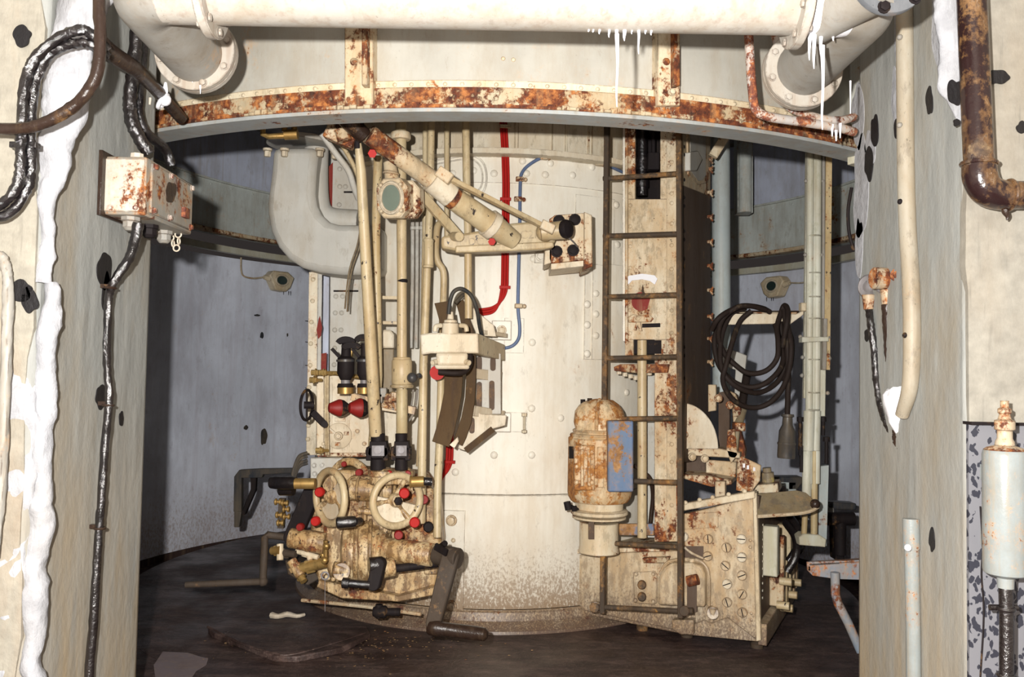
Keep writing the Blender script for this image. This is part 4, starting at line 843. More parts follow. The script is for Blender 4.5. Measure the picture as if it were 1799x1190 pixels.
for i, (x0, x1) in enumerate(((725, 722), (733, 731), (741, 739))):
    single('thin_tube', ['leftmost of three thin pale tubes beside the vertical shaft', 'middle one of three thin pale tubes beside the vertical shaft', 'rightmost of three thin pale tubes beside the vertical shaft'][i], 'tube', B().tube(at([(x0, 350, 4.3), (x0-.5, 500, 4.3), (x1, 612, 4.3)]), rp(3.3, 4.3), 9, 3).cyl(q(x0, 398, 4.3), q(x0, 404, 4.3), rp(4.6, 4.3), n=10), MT['duct'])
single('grey_tube', 'pale grey tubes slanting from under the arm end to the shaft', 'tube', B().tube(at([(565, 235, 3.8), (590, 270, 3.85), (612, 300, 3.9), (622, 330, 3.95), (630, 350, 4.0)]), rp(5.5, 3.9), 12, 5), MT['duct'])
single('grey_tube', 'second pale grey tube just behind the slanting one', 'tube', B().tube(at([(585, 235, 3.9), (607, 265, 3.95), (625, 300, 4.0), (640, 345, 4.05)]), rp(4, 4), 10, 5), MT['cream_pole'])
single('loose_cable_end', 'two thin dark cables hanging loosely in front of the duct', 'cable', B().tube(at([(634, 395, 4.2), (628, 430, 4.2), (615, 470, 4.2), (609, 510, 4.2), (606, 543, 4.2)]), .0045, 7, 6).tube(at([(636, 398, 4.22), (631, 435, 4.22), (618, 475, 4.22), (612, 515, 4.22), (610, 548, 4.22)]), .004, 7, 6), MT['seat'])
# small ladder-like rungs between shafts
sf = thing('rung_frame', 'small pale frame with two rungs between the shafts', 'frame', q(685, 600, 4.1))
for y in (523, 567): part(sf, 'rung', B().bar(q(668, y, 4.12), q(703, y+1, 4.12), .016, .016), MT['cream_pole'])
part(sf, 'post', B().bar(q(669, 515, 4.12), q(666, 620, 4.12), .016, .014, (0, 1, 0)), MT['cream_pole'])
# round-window gauge on the shafts
gw = thing('sight_glass', 'octagonal cream housing with an oval grey-green glass on the shafts', 'gauge', q(688, 350, 3.75))
ng = V((-.28, -.92, -.10)).normalized(); cg = q(688, 348, 3.74)
aa, bb_ = basis(ng); bb2 = V((0, 0, 1)); ug = ng.cross(bb2).normalized(); vg = ug.cross(ng).normalized()
def oct_(c, r1, r2, k=.55):
    return [c+ug*(r1*a)+vg*(r2*b) for a, b in ((-1, -k), (-k, -1), (k, -1), (1, -k), (1, k), (k, 1), (-k, 1), (-1, k))]
part(gw, 'housing', B().slab(oct_(cg, .075, .088), -ng*.09), MT['cream_rust'], bev=.006)
part(gw, 'rear_body', B().slab(oct_(cg-ng*.06+V((.03, 0, 0)), .075, .085), -ng*.06), MT['cream_rust'], bev=.006)
ring = B(); vs = []; 
def ell(c, a, b, n=32): return [c+ug*(a*math.cos(2*math.pi*i/n))+vg*(b*math.sin(2*math.pi*i/n)) for i in range(n)]
part(gw, 'bezel', B().tube(ell(cg+ng*.004, .052, .066), .010, 8, 1, True), MT['cream_clean'])
part(gw, 'glass', B().slab(ell(cg+ng*.006, .046, .060), -ng*.01), MT['glass'], label='oval grey-green glass')
bolts(gw, MT['cream_rust'], [(cg+ug*a*.063+vg*b*.076, ng) for a, b in ((-.75, -.75), (.75, -.75), (.75, .75), (-.75, .75))], .009)
part(gw, 'pipe_stub', B().cyl(q(690, 322, 3.8), q(684, 285, 3.8), .035, .028, 16).torus(q(687, 305, 3.8), (.1, 0, 1), .033, .006, 20, 7), MT['cream_rust'])
part(gw, 'side_lug', B().obox(q(728, 335, 3.85), (.04, 0, 0), (0, .02, 0), (0, 0, .022)), MT['cream'], bev=.005)
part(gw, 'hinge', B().cyl(q(715, 340, 3.8), q(722, 380, 3.8), .014, n=10), MT['cream_rust'])
# ================================================================ MOTOR BLOCK with curved brown guide strips
mb = thing('motor_block', 'cream clamp block holding a small flanged motor in front of the drum', 'motor', q(790, 620, 3.9))
part(mb, 'clamp_bar', B().slab(at([(738, 588), (757, 585), (840, 586), (841, 621), (757, 621), (740, 624)], 3.86), (0, .10, 0)), MT['cream_clean'], bev=.006)
part(mb, 'side_arm', B().slab([q(840, 586, 3.88), q(887, 606, 4.30), q(887, 634, 4.30), q(840, 622, 3.88)], (-.03, .05, 0)), MT['cream_pole'], bev=.003)
part(mb, 'upper_body', B().lathe(q(791, 588, 3.90), (0, 0, 1), [(0, .04), (.04, .038), (.05, .038), (.054, .03), (.065, .03), (.07, .016), (.09, .013), (.105, .011)], 20), MT['cream_clean'])
part(mb, 'top_lug', B().tube(at([(764, 583, 3.86), (766, 574, 3.86), (775, 572, 3.88)]), .011, 10, 4), MT['cream'])
part(mb, 'top_lug', B().tube(at([(820, 583, 3.86), (818, 574, 3.86), (809, 572, 3.88)]), .011, 10, 4), MT['cream'])
part(mb, 'lower_body', B().slab(at([(765, 620), (822, 620), (820, 643), (768, 643)], 3.84), (0, .10, 0)), MT['cream_clean'], bev=.012)
part(mb, 'bottom_plate', B().slab(at([(762, 641), (824, 641), (824, 649), (766, 649)], 3.82), (0, .15, 0)), MT['cream_clean'], bev=.008)
part(mb, 'rubber_edge', B().tube(at([(770, 654, 3.84), (800, 656, 3.84), (816, 653, 3.86), (825, 640, 3.88), (826, 624, 3.9)]), .013, 10, 5), MT['coil'])
part(mb, 'side_bolt', B().cyl(q(760, 638, 3.83), q(766, 636, 3.85), .013, n=10), MT['cream'])
part(mb, 'side_bolt', B().cyl(q(824, 638, 3.83), q(818, 636, 3.85), .013, n=10), MT['cream'])
single('red_disc', 'round bright red disc below the left side of the motor block', 'disc', B().cyl(q(768, 655, 3.93), q(768, 655, 3.945), rp(13, 3.93), n=26), MT['red'])
gs = thing('guide_bracket', 'pair of curved brown guide strips on a slotted cream bracket', 'bracket', q(830, 760, 4.1))
def curved(cx0, pts, wpx, Y, nm='guide_strip'):
    L_ = [q(x, y, Y) for x, y in pts]; R_ = [q(x+w_, y+dy, Y) for (x, y), (w_, dy) in zip(pts, wpx)]
    b = B(); n = len(L_); vs = []; 
    for k in range(n):
        for p in (L_[k], R_[k], R_[k]+V((0, .018, 0)), L_[k]+V((0, .018, 0))): vs.append(p)
    fs = []
    for k in range(n-1):
        for i in range(4): j = (i+1) % 4; fs.append((k*4+i, k*4+j, k*4+4+j, k*4+4+i))
    fs += [(3, 2, 1, 0), tuple((n-1)*4+i for i in range(4))]
    return part(gs, nm, b.add(vs, fs), MT['wood'], bev=.002)
curved(0, [(763, 533), (768, 550), (772, 565), (776, 600), (781, 660), (780, 690), (774, 720), (767, 750), (759, 776)], [(24, -4), (24, -3), (26, 0), (28, 0), (32, 2), (31, 4), (31, 6), (31, 8), (30, 10)], 4.02)
curved(0, [(800, 530), (806, 550), (812, 580), (816, 620), (819, 660), (817, 700), (810, 735), (802, 760), (796, 776)], [(14, -3), (17, 0), (19, 0), (20, 0), (17, 3), (17, 6), (18, 8), (17, 9), (16, 8)], 4.07)
gp = lambda pts, Y: [q(x, y, Y) for x, y in pts]
part(gs, 'upper_web', B().slab(gp([(812, 528), (820, 524), (835, 545), (868, 572), (872, 592), (838, 590)], 4.12), (0, .02, 0)), MT['cream_clean'], bev=.002)
part(gs, 'back_web', B().slab(gp([(832, 600), (880, 622), (880, 728), (838, 728)], 4.2), (0, .02, 0)), MT['duct'], bev=.002)
part(gs, 'lower_web', B().slab(gp([(829, 716), (845, 728), (890, 730), (888, 748), (865, 754), (816, 792), (804, 788)], 4.12), (0, .02, 0)), MT['cream_clean'], bev=.002)
part(gs, 'lower_edge', B().bar(q(818, 792, 4.10), q(866, 754, 4.10), .01, .03), MT['wood'])
part(gs, 'strip_tip', B().slab(gp([(790, 782), (798, 788), (806, 776), (804, 768)], 4.0), (0, .06, 0)), MT['cream_clean'])
for y, z in ((561, 545), (582, 0)): pass
part(gs, 'shelf', B().bar(q(850, 584, 4.1), q(890, 590, 4.28), .01, .02), MT['cream_clean'])
part(gs, 'shelf', B().bar(q(836, 657, 4.14), q(880, 662, 4.28), .01, .05), MT['cream_clean'])
part(gs, 'shelf', B().bar(q(833, 722, 4.10), q(885, 731, 4.28), .01, .05), MT['cream_clean'])
for (x, y, h_) in ((842, 640, 14), (866, 640, 12), (842, 695, 24), (864, 695, 26), (829, 748, 14)):
    Y_ = 4.195 if y < 740 else 4.115
    part(gs, 'slot', B().slab([q(x+5*math.cos(t*math.pi/8), y+(h_-5)*(1 if math.sin(t*math.pi/8) > 0 else -1)*(1 if t % 8 else 0)-5*math.sin(t*math.pi/8)*-1, Y_) for t in range(16)], (0, .006, 0)), MT['trunk_side'])
for (x, y) in ((881, 581), (880, 742)):
    p = dr(x, y, .02); n = drn(p); u = V((-n.y, n.x, 0))
    part(gs, 'foot', B().obox(p, u*.05, n*.02, (0, 0, .05)), MT['drum'], bev=.004); bolts(gs, MT['cream'], [(p+n*.02, n)], .020, .018)
for (x, y) in ((903, 590), (908, 742)):
    p = dr(x, y, .008); n = drn(p); u = V((-n.y, n.x, 0)); part(gs, 'backing_plate', B().obox(p, u*.05, n*.006, (0, 0, .09 if y < 600 else .05)), MT['drum'])
part(gs, 'hinge_pin', B().cyl(dr(921, 728, .04), dr(921, 762, .04), .007, n=8).cyl(dr(921, 726, .04), dr(921, 732, .04), .014, n=8).cyl(dr(921, 756, .04), dr(921, 761, .04), .014, n=8), MT['cream'])
# ================================================================ LEFT CONSOLE (cabinet beside the drum)
cs = thing('control_cabinet', 'cream control cabinet with a round dial plate left of the universal joints', 'cabinet', q(600, 830, 4.2))
PC = Plane(q(600, 730, 4.22), -8)
pc = lambda pts, off=0: [PC.h(x, y, off) for x, y in pts]
part(cs, 'front_plate', B().slab(pc([(556, 657), (600, 658), (645, 662), (712, 690), (720, 800), (556, 801)]), PC.n*-.32), MT['cream_clean'], bev=.004)
part(cs, 'seam_strip', B().slab(pc([(556, 657), (569, 657), (569, 801), (556, 801)], .012), PC.n*-.012), MT['cream'], bev=.002)
part(cs, 'seam_strip', B().slab(pc([(558, 796), (720, 796), (720, 803), (558, 803)], .010), PC.n*-.012), MT['cream_rust'], bev=.002)
for x in (580, 610, 648, 676): part(cs, 'panel_rib', B().slab(pc([(x, 664), (x+4, 664), (x+4, 796), (x, 796)], .004), PC.n*-.005), MT['cream_clean'])
p0 = PC.h(595, 766, 0)
dl = part(cs, 'dial_plate', B().lathe(p0, PC.n, [(0, rp(23, 4.2)), (.010, rp(23, 4.2)), (.014, rp(21, 4.2))], 32), MT['cream_clean'])
part(dl, 'dial_hub', B().lathe(p0+PC.n*.014, PC.n, [(0, .022), (.014, .020), (.016, .012), (.022, .012)], 16), MT['cream'])
part(dl, 'dial_pointer', B().bar(p0+PC.n*.02, PC.h(572, 747, .02), .012, .010), MT['cream_clean'])
for an in (20, 150, 265):
    a = math.radians(an); part(dl, 'dial_slot', B().obox(p0+PC.n*.015+PC.u*math.cos(a)*.04+V((0, 0, math.sin(a)*.04)), PC.u*.012, PC.n*.003, (0, 0, .009)), MT['cream_rust'])
part(cs, 'name_plate', B().slab(pc([(588, 734), (607, 734), (607, 741), (588, 741)], .006), PC.n*-.006), MT['cream'])
bolts(cs, MT['cream'], [(PC.h(x, y, .002), PC.n) for x, y in ((571, 668), (571, 720), (578, 738), (568, 780), (628, 758), (640, 780), (571, 700))], .009)
lv = part(cs, 'control_lever', B().bar(q(548, 724, 4.05), q(570, 746, 4.08), .024, .03).cyl(q(570, 746, 4.05), q(570, 746, 4.12), .016, n=10), MT['dark'], label='black lever arm')
part(cs, 'edge_wheel', B().torus(q(539, 712, 4.08), (.98, -.18, 0), .072, .007, 30, 8).bar(q(539, 688, 4.08), q(539, 736, 4.08), .008, .012, (0, 1, 0)).cyl(q(534, 712, 4.08), q(552, 712, 4.09), .018, n=10), MT['dark'], label='dark edge-on handwheel')
for (x, y) in ((552, 655), (549, 668), (560, 792), (566, 655)):
    part(cs, 'pipe_fitting', B().cyl(q(x-5, y, 4.08), q(x+8, y, 4.08), .014, n=8).cyl(q(x+2, y, 4.08), q(x+4, y, 4.08), .02, n=8).cyl(q(x+8, y, 4.08), q(x+16, y, 4.10), .008, n=8), MT['brass'])
part(cs, 'grease_pipe', B().tube(at([(572, 658, 4.15), (590, 656, 4.14), (625, 662, 4.12), (648, 664, 4.12)]), .011, 10, 4), MT['brass'])
for x in (572, 576): part(cs, 'thin_pipe', B().tube(at([(x, 660, 4.14), (x, 740, 4.14), (x+1, 800, 4.14)]), .006, 8, 2), MT['cream_pole'])
# red signal lamps
for i, (x, wd, s_) in enumerate(((594, 23, 1.0), (630, 26, 1.12))):
    lp = thing('signal_lamp', ['smaller red conical knob, left one beside its twin', 'larger red conical knob, right one next to the leaning shaft'][i], 'lamp', q(x, 717, 3.98))
    c = q(x, 717, 3.96); ax = V((-.9, -.42, .02)).normalized(); r = .040*s_
    part(lp, 'cap', B().lathe(c-ax*.012, ax, [(0, r), (.012, r*1.0), (.045, r*.62), (.055, r*.5), (.058, r*.2)], 24), MT['red2'])
    part(lp, 'socket', B().lathe(c-ax*.012, -ax, [(0, r*.98), (.015, r*.9), (.04, r*.45), (.075, r*.4)], 20), MT['dark'])
# optical telegraph instruments: dark brass stacks
def instrument(x, s, lab, fan):
    t = thing('sight_instrument', lab, 'instrument', q(x, 695, 3.95)); X = lambda dx, y: q(x+dx*s, y, 3.95); r = lambda px: rp(px*s, 3.95)
    part(t, 'brass_foot', B().cyl(X(0, 692), X(0, 681), r(14), n=22), MT['brass']); part(t, 'foot_ring', B().cyl(X(0, 681), X(0, 674), r(15), r(13), 20), MT['dark'])
    part(t, 'glass_neck', B().cyl(X(0, 674), X(0, 650), r(8), r(8), 16), MT['steel'])
    part(t, 'body', B().lathe(X(0, 668), (0, 0, 1), [(0, r(9)), (.03, r(15)), (.10, r(15)), (.11, r(9)), (.17, r(8))], 20), MT['dark'])
    part(t, 'clamp_disc', B().cyl(X(0, 636), X(0, 632), r(16), n=22), MT['plug'])
    part(t, 'brass_plate', B().slab([X(-8, 630), X(10, 630), X(14, 612), X(6, 606), X(-6, 612)], (0, .03, 0)), MT['brass'], bev=.003)
    for k, (dx, y, ry) in enumerate(fan):
        P = [X(dx+20*math.cos(a)*.95, y-14*math.sin(a)) for a in [math.radians(160-140*j/8) for j in range(9)]]
        P2 = [X(dx+12*math.cos(a)*.95, y-4*math.sin(a)+2) for a in [math.radians(160-140*j/8) for j in range(9)]][::-1]
        part(t, 'fan_scale', B().slab([p+V((0, -.03*k, 0)) for p in P+P2], (0, .025, 0)), MT['dark'], bev=.002)
    part(t, 'side_lever', B().bar(X(-24, 613), X(-10, 628), .014, .018, (0, 1, 0)), MT['dark'])
    return t
instrument(607, 1.0, 'dark brass sighting instrument with two fan scales, left of the pair', [(0, 605, 0), (12, 615, 0)])
instrument(640, .88, 'dark brass sighting instrument partly behind the leaning shaft', [(-3, 601, 0)])
single('dark_cabinet', 'dark brown box with a rounded cream top between the two shafts', 'box', B().slab(at([(662, 613), (692, 613), (690, 690), (655, 690)], 4.15), (0, .1, 0)), MT['seat'], bev=.004)
single('tank_dome', 'small cream domed canister between the shafts', 'canister', B().slab(at([(668, 612), (668, 585), (674, 579), (686, 580), (692, 588), (692, 612)], 4.12), (0, .09, 0)), MT['cream_clean'], bev=.008)
lk = thing('linkage', 'grimy cream linkage bar under the bearing housing', 'linkage', q(680, 715, 4.0))
part(lk, 'bar', B().bar(q(618, 697, 4.0), q(730, 722, 4.0), .05, .035), MT['oily']); part(lk, 'bar', B().bar(q(650, 712, 4.02), q(700, 720, 4.02), .03, .03), MT['cream'])
for x, y in ((673, 690), (683, 700), (666, 700), (694, 697)): part(lk, 'joint_block', B().obox(q(x, y, 3.95), (.018, 0, 0), (0, .02, 0), (0, 0, .022)), MT['gpipe' if x < 680 else 'oily'], bev=.004)
single('ball_grip', 'round black ball grip right of the bearing housing', 'knob', B().ball(q(724, 664, 3.86), .024, 14, 10).cyl(q(724, 664, 3.87), q(738, 660, 3.9), .012, n=8), MT['plug'])
single('hanging_tubes', 'thin curved cream tubes behind the bearing housing', 'tube', B().tube(at([(708, 745, 4.05), (722, 735, 4.05), (730, 712, 4.05), (733, 685, 4.05)]), .006, 7, 5).tube(at([(706, 738, 4.07), (718, 728, 4.07), (724, 705, 4.07), (726, 685, 4.07)]), .005, 7, 5), MT['gpipe'])
# universal joints
for (x, s, lab) in ((664, 1.12, 'large dark universal joint at the foot of the leaning shaft'), (705, .95, 'smaller dark universal joint under the vertical shaft')):
    uj = thing('universal_joint', lab, 'joint', q(x, 825, 3.86)); Y = 3.86; R = rp(11*s, Y)
    part(uj, 'upper_yoke', B().cyl(q(x, 762, Y), q(x, 776, Y), R, n=18).slab(at([(x-13*s, 776), (x+13*s, 776), (x+16*s, 798), (x+9*s, 806), (x-9*s, 806), (x-16*s, 798)], Y-.03), (0, .06, 0)), MT['dark'], bev=.002)
    part(uj, 'lower_yoke', B().cyl(q(x, 806, Y), q(x, 826, Y), R*1.05, R*1.1, 18).obox(q(x-13*s, 797, Y), (.012, 0, 0), (0, .03, 0), (0, 0, .03)).obox(q(x+13*s, 797, Y), (.012, 0, 0), (0, .03, 0), (0, 0, .03)), MT['dark'], bev=.003)
    part(uj, 'pivot_face', B().slab(at([(x-10*s, 783), (x+10*s, 783), (x+10*s, 802), (x-10*s, 802)], Y-.042), (0, .012, 0)), MT['steel'], bev=.002)
    part(uj, 'pivot_pin', B().cyl(q(x, 791, Y-.055), q(x, 791, Y-.035), rp(6*s, Y), n=18), MT['steel'], label='bright pivot pin')
    part(uj, 'side_pin', B().cyl(q(x+13*s, 795, Y), q(x+19*s, 795, Y), .013, n=10).cyl(q(x-13*s, 795, Y), q(x-19*s, 795, Y), .013, n=10), MT['dark'])
# ================================================================ GEARBOX
gb = thing('gearbox', 'large oil-stained cream gearbox casting with handwheels in front of the drum', 'gearbox', q(660, 1060, 4.1))
def G(nm, b, mat='oily', bev=.006, **k): return part(gb, nm, b, MT[mat], bev=bev, **k)
g_ = lambda pts, Y: [q(x, y, Y) for x, y in pts]
G('rear_case', B().slab(g_([(556, 832), (600, 826), (744, 836), (768, 872), (776, 960), (768, 1030), (700, 1056), (640, 1052), (560, 1028), (545, 980), (545, 900)], 4.10), (0, .25, 0)), bev=.015)
G('front_case', B().slab(g_([(612, 838), (690, 838), (700, 880), (694, 920), (676, 960), (668, 1018), (640, 1030), (600, 1024), (574, 1010), (566, 930), (590, 880)], 3.98), (0, .15, 0)), bev=.02)
# bulging ribbed gear cover
ax = V((1, .12, .02)).normalized()
G('gear_cover', B().lathe(q(600, 972, 4.02), ax, [(0, .10), (.012, .14), (.04, .148), (.055, .15), (.07, .148), (.10, .165), (.135, .165), (.15, .15), (.175, .145), (.19, .11), (.22, .08)], 40), bev=0)
G('cover_rib', B().torus(q(628, 972, 4.02), ax, .158, .012, 40, 8).torus(q(652, 972, 4.03), ax, .166, .010, 40, 8), bev=0)
G('left_axle_sleeve', B().lathe(q(508, 945, 3.98), q(570, 955, 3.98)-q(508, 945, 3.98), [(0, .042), (.006, .046), (.08, .047), (.085, .050), (.10, .050), (.17, .049)], 24), bev=0)
G('right_axle_sleeve', B().lathe(q(672, 966, 3.96), q(766, 976, 3.86)-q(672, 966, 3.96), [(0, .062), (.02, .062), (.022, .056), (.255, .052), (.26, .048)], 26), bev=0)
G('sleeve_collar', B().lathe(q(664, 962, 3.98), V((1, -.2, 0)), [(0, .085), (.02, .085), (.03, .07), (.045, .068)], 28), bev=0)
G('pedestal', B().lathe(q(672, 838, 3.88), (0, 0, 1), [(-.03, .06), (.004, .058), (.006, .066), (.03, .066), (.032, .05), (.04, .04)], 28), bev=0)
G('pedestal', B().lathe(q(707, 838, 3.90), (0, 0, 1), [(-.03, .05), (.004, .048), (.006, .056), (.03, .056), (.032, .04), (.04, .034)], 24), bev=0)
G('transfer_tube', B().cyl(q(616, 860, 3.96), q(690, 863, 3.96), .052, n=24).torus(q(672, 862, 3.96), (1, 0, 0), .054, .008, 24, 8).torus(q(630, 860, 3.96), (1, 0, 0), .054, .006, 24, 8), bev=0)
G('valve_cluster', B().cyl(q(650, 905, 3.93), q(650, 880, 3.93), .02, n=10).cyl(q(630, 898, 3.92), q(668, 900, 3.92), .016, n=10).cyl(q(640, 915, 3.92), q(640, 890, 3.92), .012, n=8), bev=0)
G('bearing_boss', B().cyl(q(600, 1005, 3.86), q(600, 1003, 3.98), .040, n=20).cyl(q(585, 1000, 3.88), q(614, 1004, 3.90), .034, n=20), bev=.003)
G('small_crank_boss', B().cyl(q(672, 1000, 3.84), q(692, 996, 3.86), .042, n=22), bev=.003)
G('oil_nipple', B().cyl(q(572, 950, 3.92), q(572, 985, 3.92), .011, n=8).ball(q(573, 960, 3.90), .016, 8, 6).ball(q(570, 985, 3.90), .017, 8, 6), 'brass', 0)
G('base_foot', B().slab(g_([(560, 1020), (700, 1048), (770, 1030), (770, 1045), (700, 1058), (600, 1052), (556, 1032)], 4.05), (0, .2, 0)), bev=.004)
G('rear_wheel_rim', B().torus(q(612, 850, 4.12), (-.35, -.93, .1), .105, .020, 36, 10), 'oily', 0, label='half-hidden third handwheel rim')
G('wheel_cover', B().slab(g_([(545, 805), (600, 805), (600, 840), (560, 850), (545, 845)], 4.14), (0, .05, 0)), 'duct', .004)
bolts(gb, MT['duct'], [(q(x, y, 4.14), (0, -1, 0)) for x, y in ((552, 818), (566, 818), (553, 833), (568, 834))], .010)
rivets(gb, MT['oily'], [(q(x, y, 4.0), (0, -1, 0)) for x, y in ((585, 1018), (620, 1022), (650, 1026))], .012)
for x, y, Y in ((758, 975, 3.9),): pass
G('wall_pad', B().slab(g_([(745, 985), (768, 985), (768, 1010), (745, 1010)], 4.06), (0, .04, 0)), bev=.004)
# red and black caps of the gearbox
for i, (x, y, Y, r, mt) in enumerate(((564, 864, 3.84, .022, 'red'), (710, 866, 3.82, .024, 'red'), (557, 915, 3.88, .022, 'red'), (728, 917, 3.84, .024, 'red'), (700, 939, 3.88, .021, 'red2'), (530, 925, 3.95, .018, 'red2'), (744, 877, 3.93, .022, 'red2'), (684, 832, 3.84, .016, 'red'), (716, 832, 3.86, .016, 'red2'), (752, 925, 3.94, .024, 'dark'), (633, 830, 4.05, .018, 'red2'), (607, 815, 4.12, .014, 'red2'))):
    G('black_cap' if mt == 'dark' else 'red_cap', B().lathe(q(x, y, Y+.02), V((-.1 if x < 650 else .15, -1, .02)), [(0, r*.9), (.008, r), (.028, r), (.034, r*.8)], 12), mt, 0)
def handwheel(c, nrm, R, r, lab, knob, hubmat='oily', n_sp=3, ph=0.5, par=None):
    t = thing('handwheel', lab, 'handwheel', c)
    nrm = V(nrm).normalized(); a, b = basis(nrm)
    part(t, 'rim', B().torus(c, nrm, R, r, 40, 12), MT['cream_pole'])
    part(t, 'hub', B().lathe(c-nrm*.035, nrm, [(0, .03), (.03, .032), (.045, .026), (.048, .015)], 18), MT['oily'])
    part(t, 'hub_nut', B().lathe(c+nrm*.010, nrm, [(0, .020), (.014, .019), (.018, .010)], 6), MT[hubmat])
    for k in range(n_sp):
        th = ph+2*math.pi*k/n_sp; d = a*math.cos(th)+b*math.sin(th)
        part(t, 'spoke', B().tube([c+d*.02-nrm*.02, c+d*R*.5-nrm*.022, c+d*(R-.004)], [.015, .012, .013], 10, 3), MT['oily'])
    return t
w1 = handwheel(q(580, 874, 3.86), (-.72, -.69, 0), .118, .0165, 'oily cream handwheel turned to the left, beside the brass crank handle', None)
w2 = handwheel(q(697, 880, 3.82), (.50, -.86, 0), .112, .0165, 'oily cream handwheel with a dark hub on the right of the gearbox', None, 'dark', ph=.1)
part(w2, 'web_disc', B().slab([q(697, 880, 3.835)+V((.86*math.cos(a)*.10, .5*math.cos(a)*.10, math.sin(a)*.10)) for a in [math.radians(t) for t in range(165, 346, 15)]], (0, .012, 0)), MT['cream_clean'])
part(w1, 'web_disc', B().slab([q(580, 874, 3.885)+V((.69*math.cos(a)*.10, -.72*math.cos(a)*.10, math.sin(a)*.10)) for a in [math.radians(t) for t in range(215, 421, 15)]], (.004, .012, 0)), MT['cream_clean'])
# big cranks
def crank(nm, lab, parts_):
    t = thing(nm, lab, 'crank', parts_[0][1].v[0])
    for (n_, b_, m_, bv) in parts_: part(t, n_, b_, MT[m_], bev=bv)
    return t
Yk = 3.80
def arm2(x0, y0, Y0, x1, y1, Y1, w0, w1, t):
    a_, b_ = q(x0, y0, Y0), q(x1, y1, Y1); d = (b_-a_).normalized(); n = V((0, -1, 0)); s_ = d.cross(n).normalized()
    P = []
    for k in range(9): th = math.pi/2+math.pi*k/8; P.append(a_+(s_*math.sin(th)*-1*0+d*math.cos(th)*1)*rp(w0, Y0)+s_*rp(w0, Y0)*math.sin(th))
    for k in range(9): th = -math.pi/2+math.pi*k/8; P.append(b_+d*math.cos(th)*rp(w1, Y1)+s_*rp(w1, Y1)*math.sin(th))
    return B().slab(P, V((t*.3, t, 0)))
crank('hand_crank', 'big bare steel crank hanging from the right axle with its handle near the floor', [
    ('crank_arm', arm2(790, 978, 3.78, 760, 1095, 3.66, 15, 13, .035), 'crank', .006),
    ('hub', B().cyl(q(766, 974, 3.86), q(806, 982, 3.80), .046, n=22), 'crank', .004),
    ('hub_lock', B().cyl(q(768, 965, 3.86), q(782, 955, 3.80), .014, n=8).bar(q(765, 960, 3.8), q(785, 972, 3.76), .012, .03), 'dark', 0),
    ('handle', B().lathe(q(752, 1102, 3.68), q(858, 1116, 3.62)-q(752, 1102, 3.68), [(0, .026), (.01, .033), (.05, .033), (.06, .028), (.20, .030), (.25, .028), (.262, .016)], 18), 'tar', 0)])
crank('hand_crank', 'thin bare metal crank at far left with its handle level above the floor', [
    ('crank_arm', B().tube(at([(508, 945, 4.05), (470, 940, 4.0), (465, 945, 4.0), (462, 1018, 3.92)]), .017, 10, 1), 'crank', 0),
    ('handle', B().cyl(q(466, 1022, 3.92), q(326, 1028, 3.90), .016, .014, 12).ball(q(462, 1022, 3.92), .022, 10, 7), 'crank', 0)])
crank('hand_crank', 'broad dark crank with a black and brass handle beside the left handwheel', [
    ('crank_arm', arm2(548, 860, 3.98, 512, 945, 4.0, 14, 15, .03), 'dark', .005),
    ('grip', B().lathe(q(520, 849, 3.80), q(470, 848, 3.84)-q(520, 849, 3.80), [(0, .026), (.02, .029), (.10, .029), (.125, .026), (.132, .012)], 18), 'black', 0),
    ('brass_sleeve', B().cyl(q(518, 850, 3.80), q(554, 850, 3.80), .024, n=18), 'brass', 0),
    ('second_grip', B().lathe(q(516, 862, 3.98), q(488, 862, 4.0)-q(516, 862, 3.98), [(0, .024), (.07, .024), (.08, .012)], 14), 'black', 0)])
crank('brass_handle_stub', 'brass sleeve handle with a black tip on the right handwheel', [
    ('brass_sleeve', B().cyl(q(722, 847, 3.76), q(745, 846, 3.76), .023, n=18).torus(q(722, 847, 3.76), (1, 0, 0), .024, .005, 18, 6), 'brass', 0),
    ('tip', B().cyl(q(744, 846, 3.76), q(758, 847, 3.77), .019, n=16), 'black', 0)])
crank('small_crank', 'small black double-jointed crank low on the gearbox front', [
    ('crank_web', arm2(664, 992, 3.78, 655, 1028, 3.76, 11, 11, .03), 'dark', .004),
    ('hub', B().cyl(q(648, 994, 3.80), q(672, 992, 3.82), .036, n=18), 'black', .003),
    ('handle', B().lathe(q(650, 1028, 3.77), q(598, 1024, 3.77)-q(650, 1028, 3.77), [(0, .018), (.09, .018), (.092, .024), (.12, .023), (.125, .012)], 16), 'black', 0)])
single('cross_shaft', 'plain black shaft running right from the small crank to the big crank', 'shaft', B().cyl(q(690, 1000, 3.86), q(770, 990, 3.88), rp(7, 3.86), n=16), MT['dark'])
single('black_grip', 'short black grip in front of the gearbox between the handwheels', 'handle', B().lathe(q(590, 919, 3.74), q(624, 917, 3.76)-q(590, 919, 3.74), [(0, .018), (.006, .026), (.07, .026), (.085, .024)], 18).cyl(q(623, 917, 3.76), q(632, 916, 3.8), .018, n=12), MT['black'])
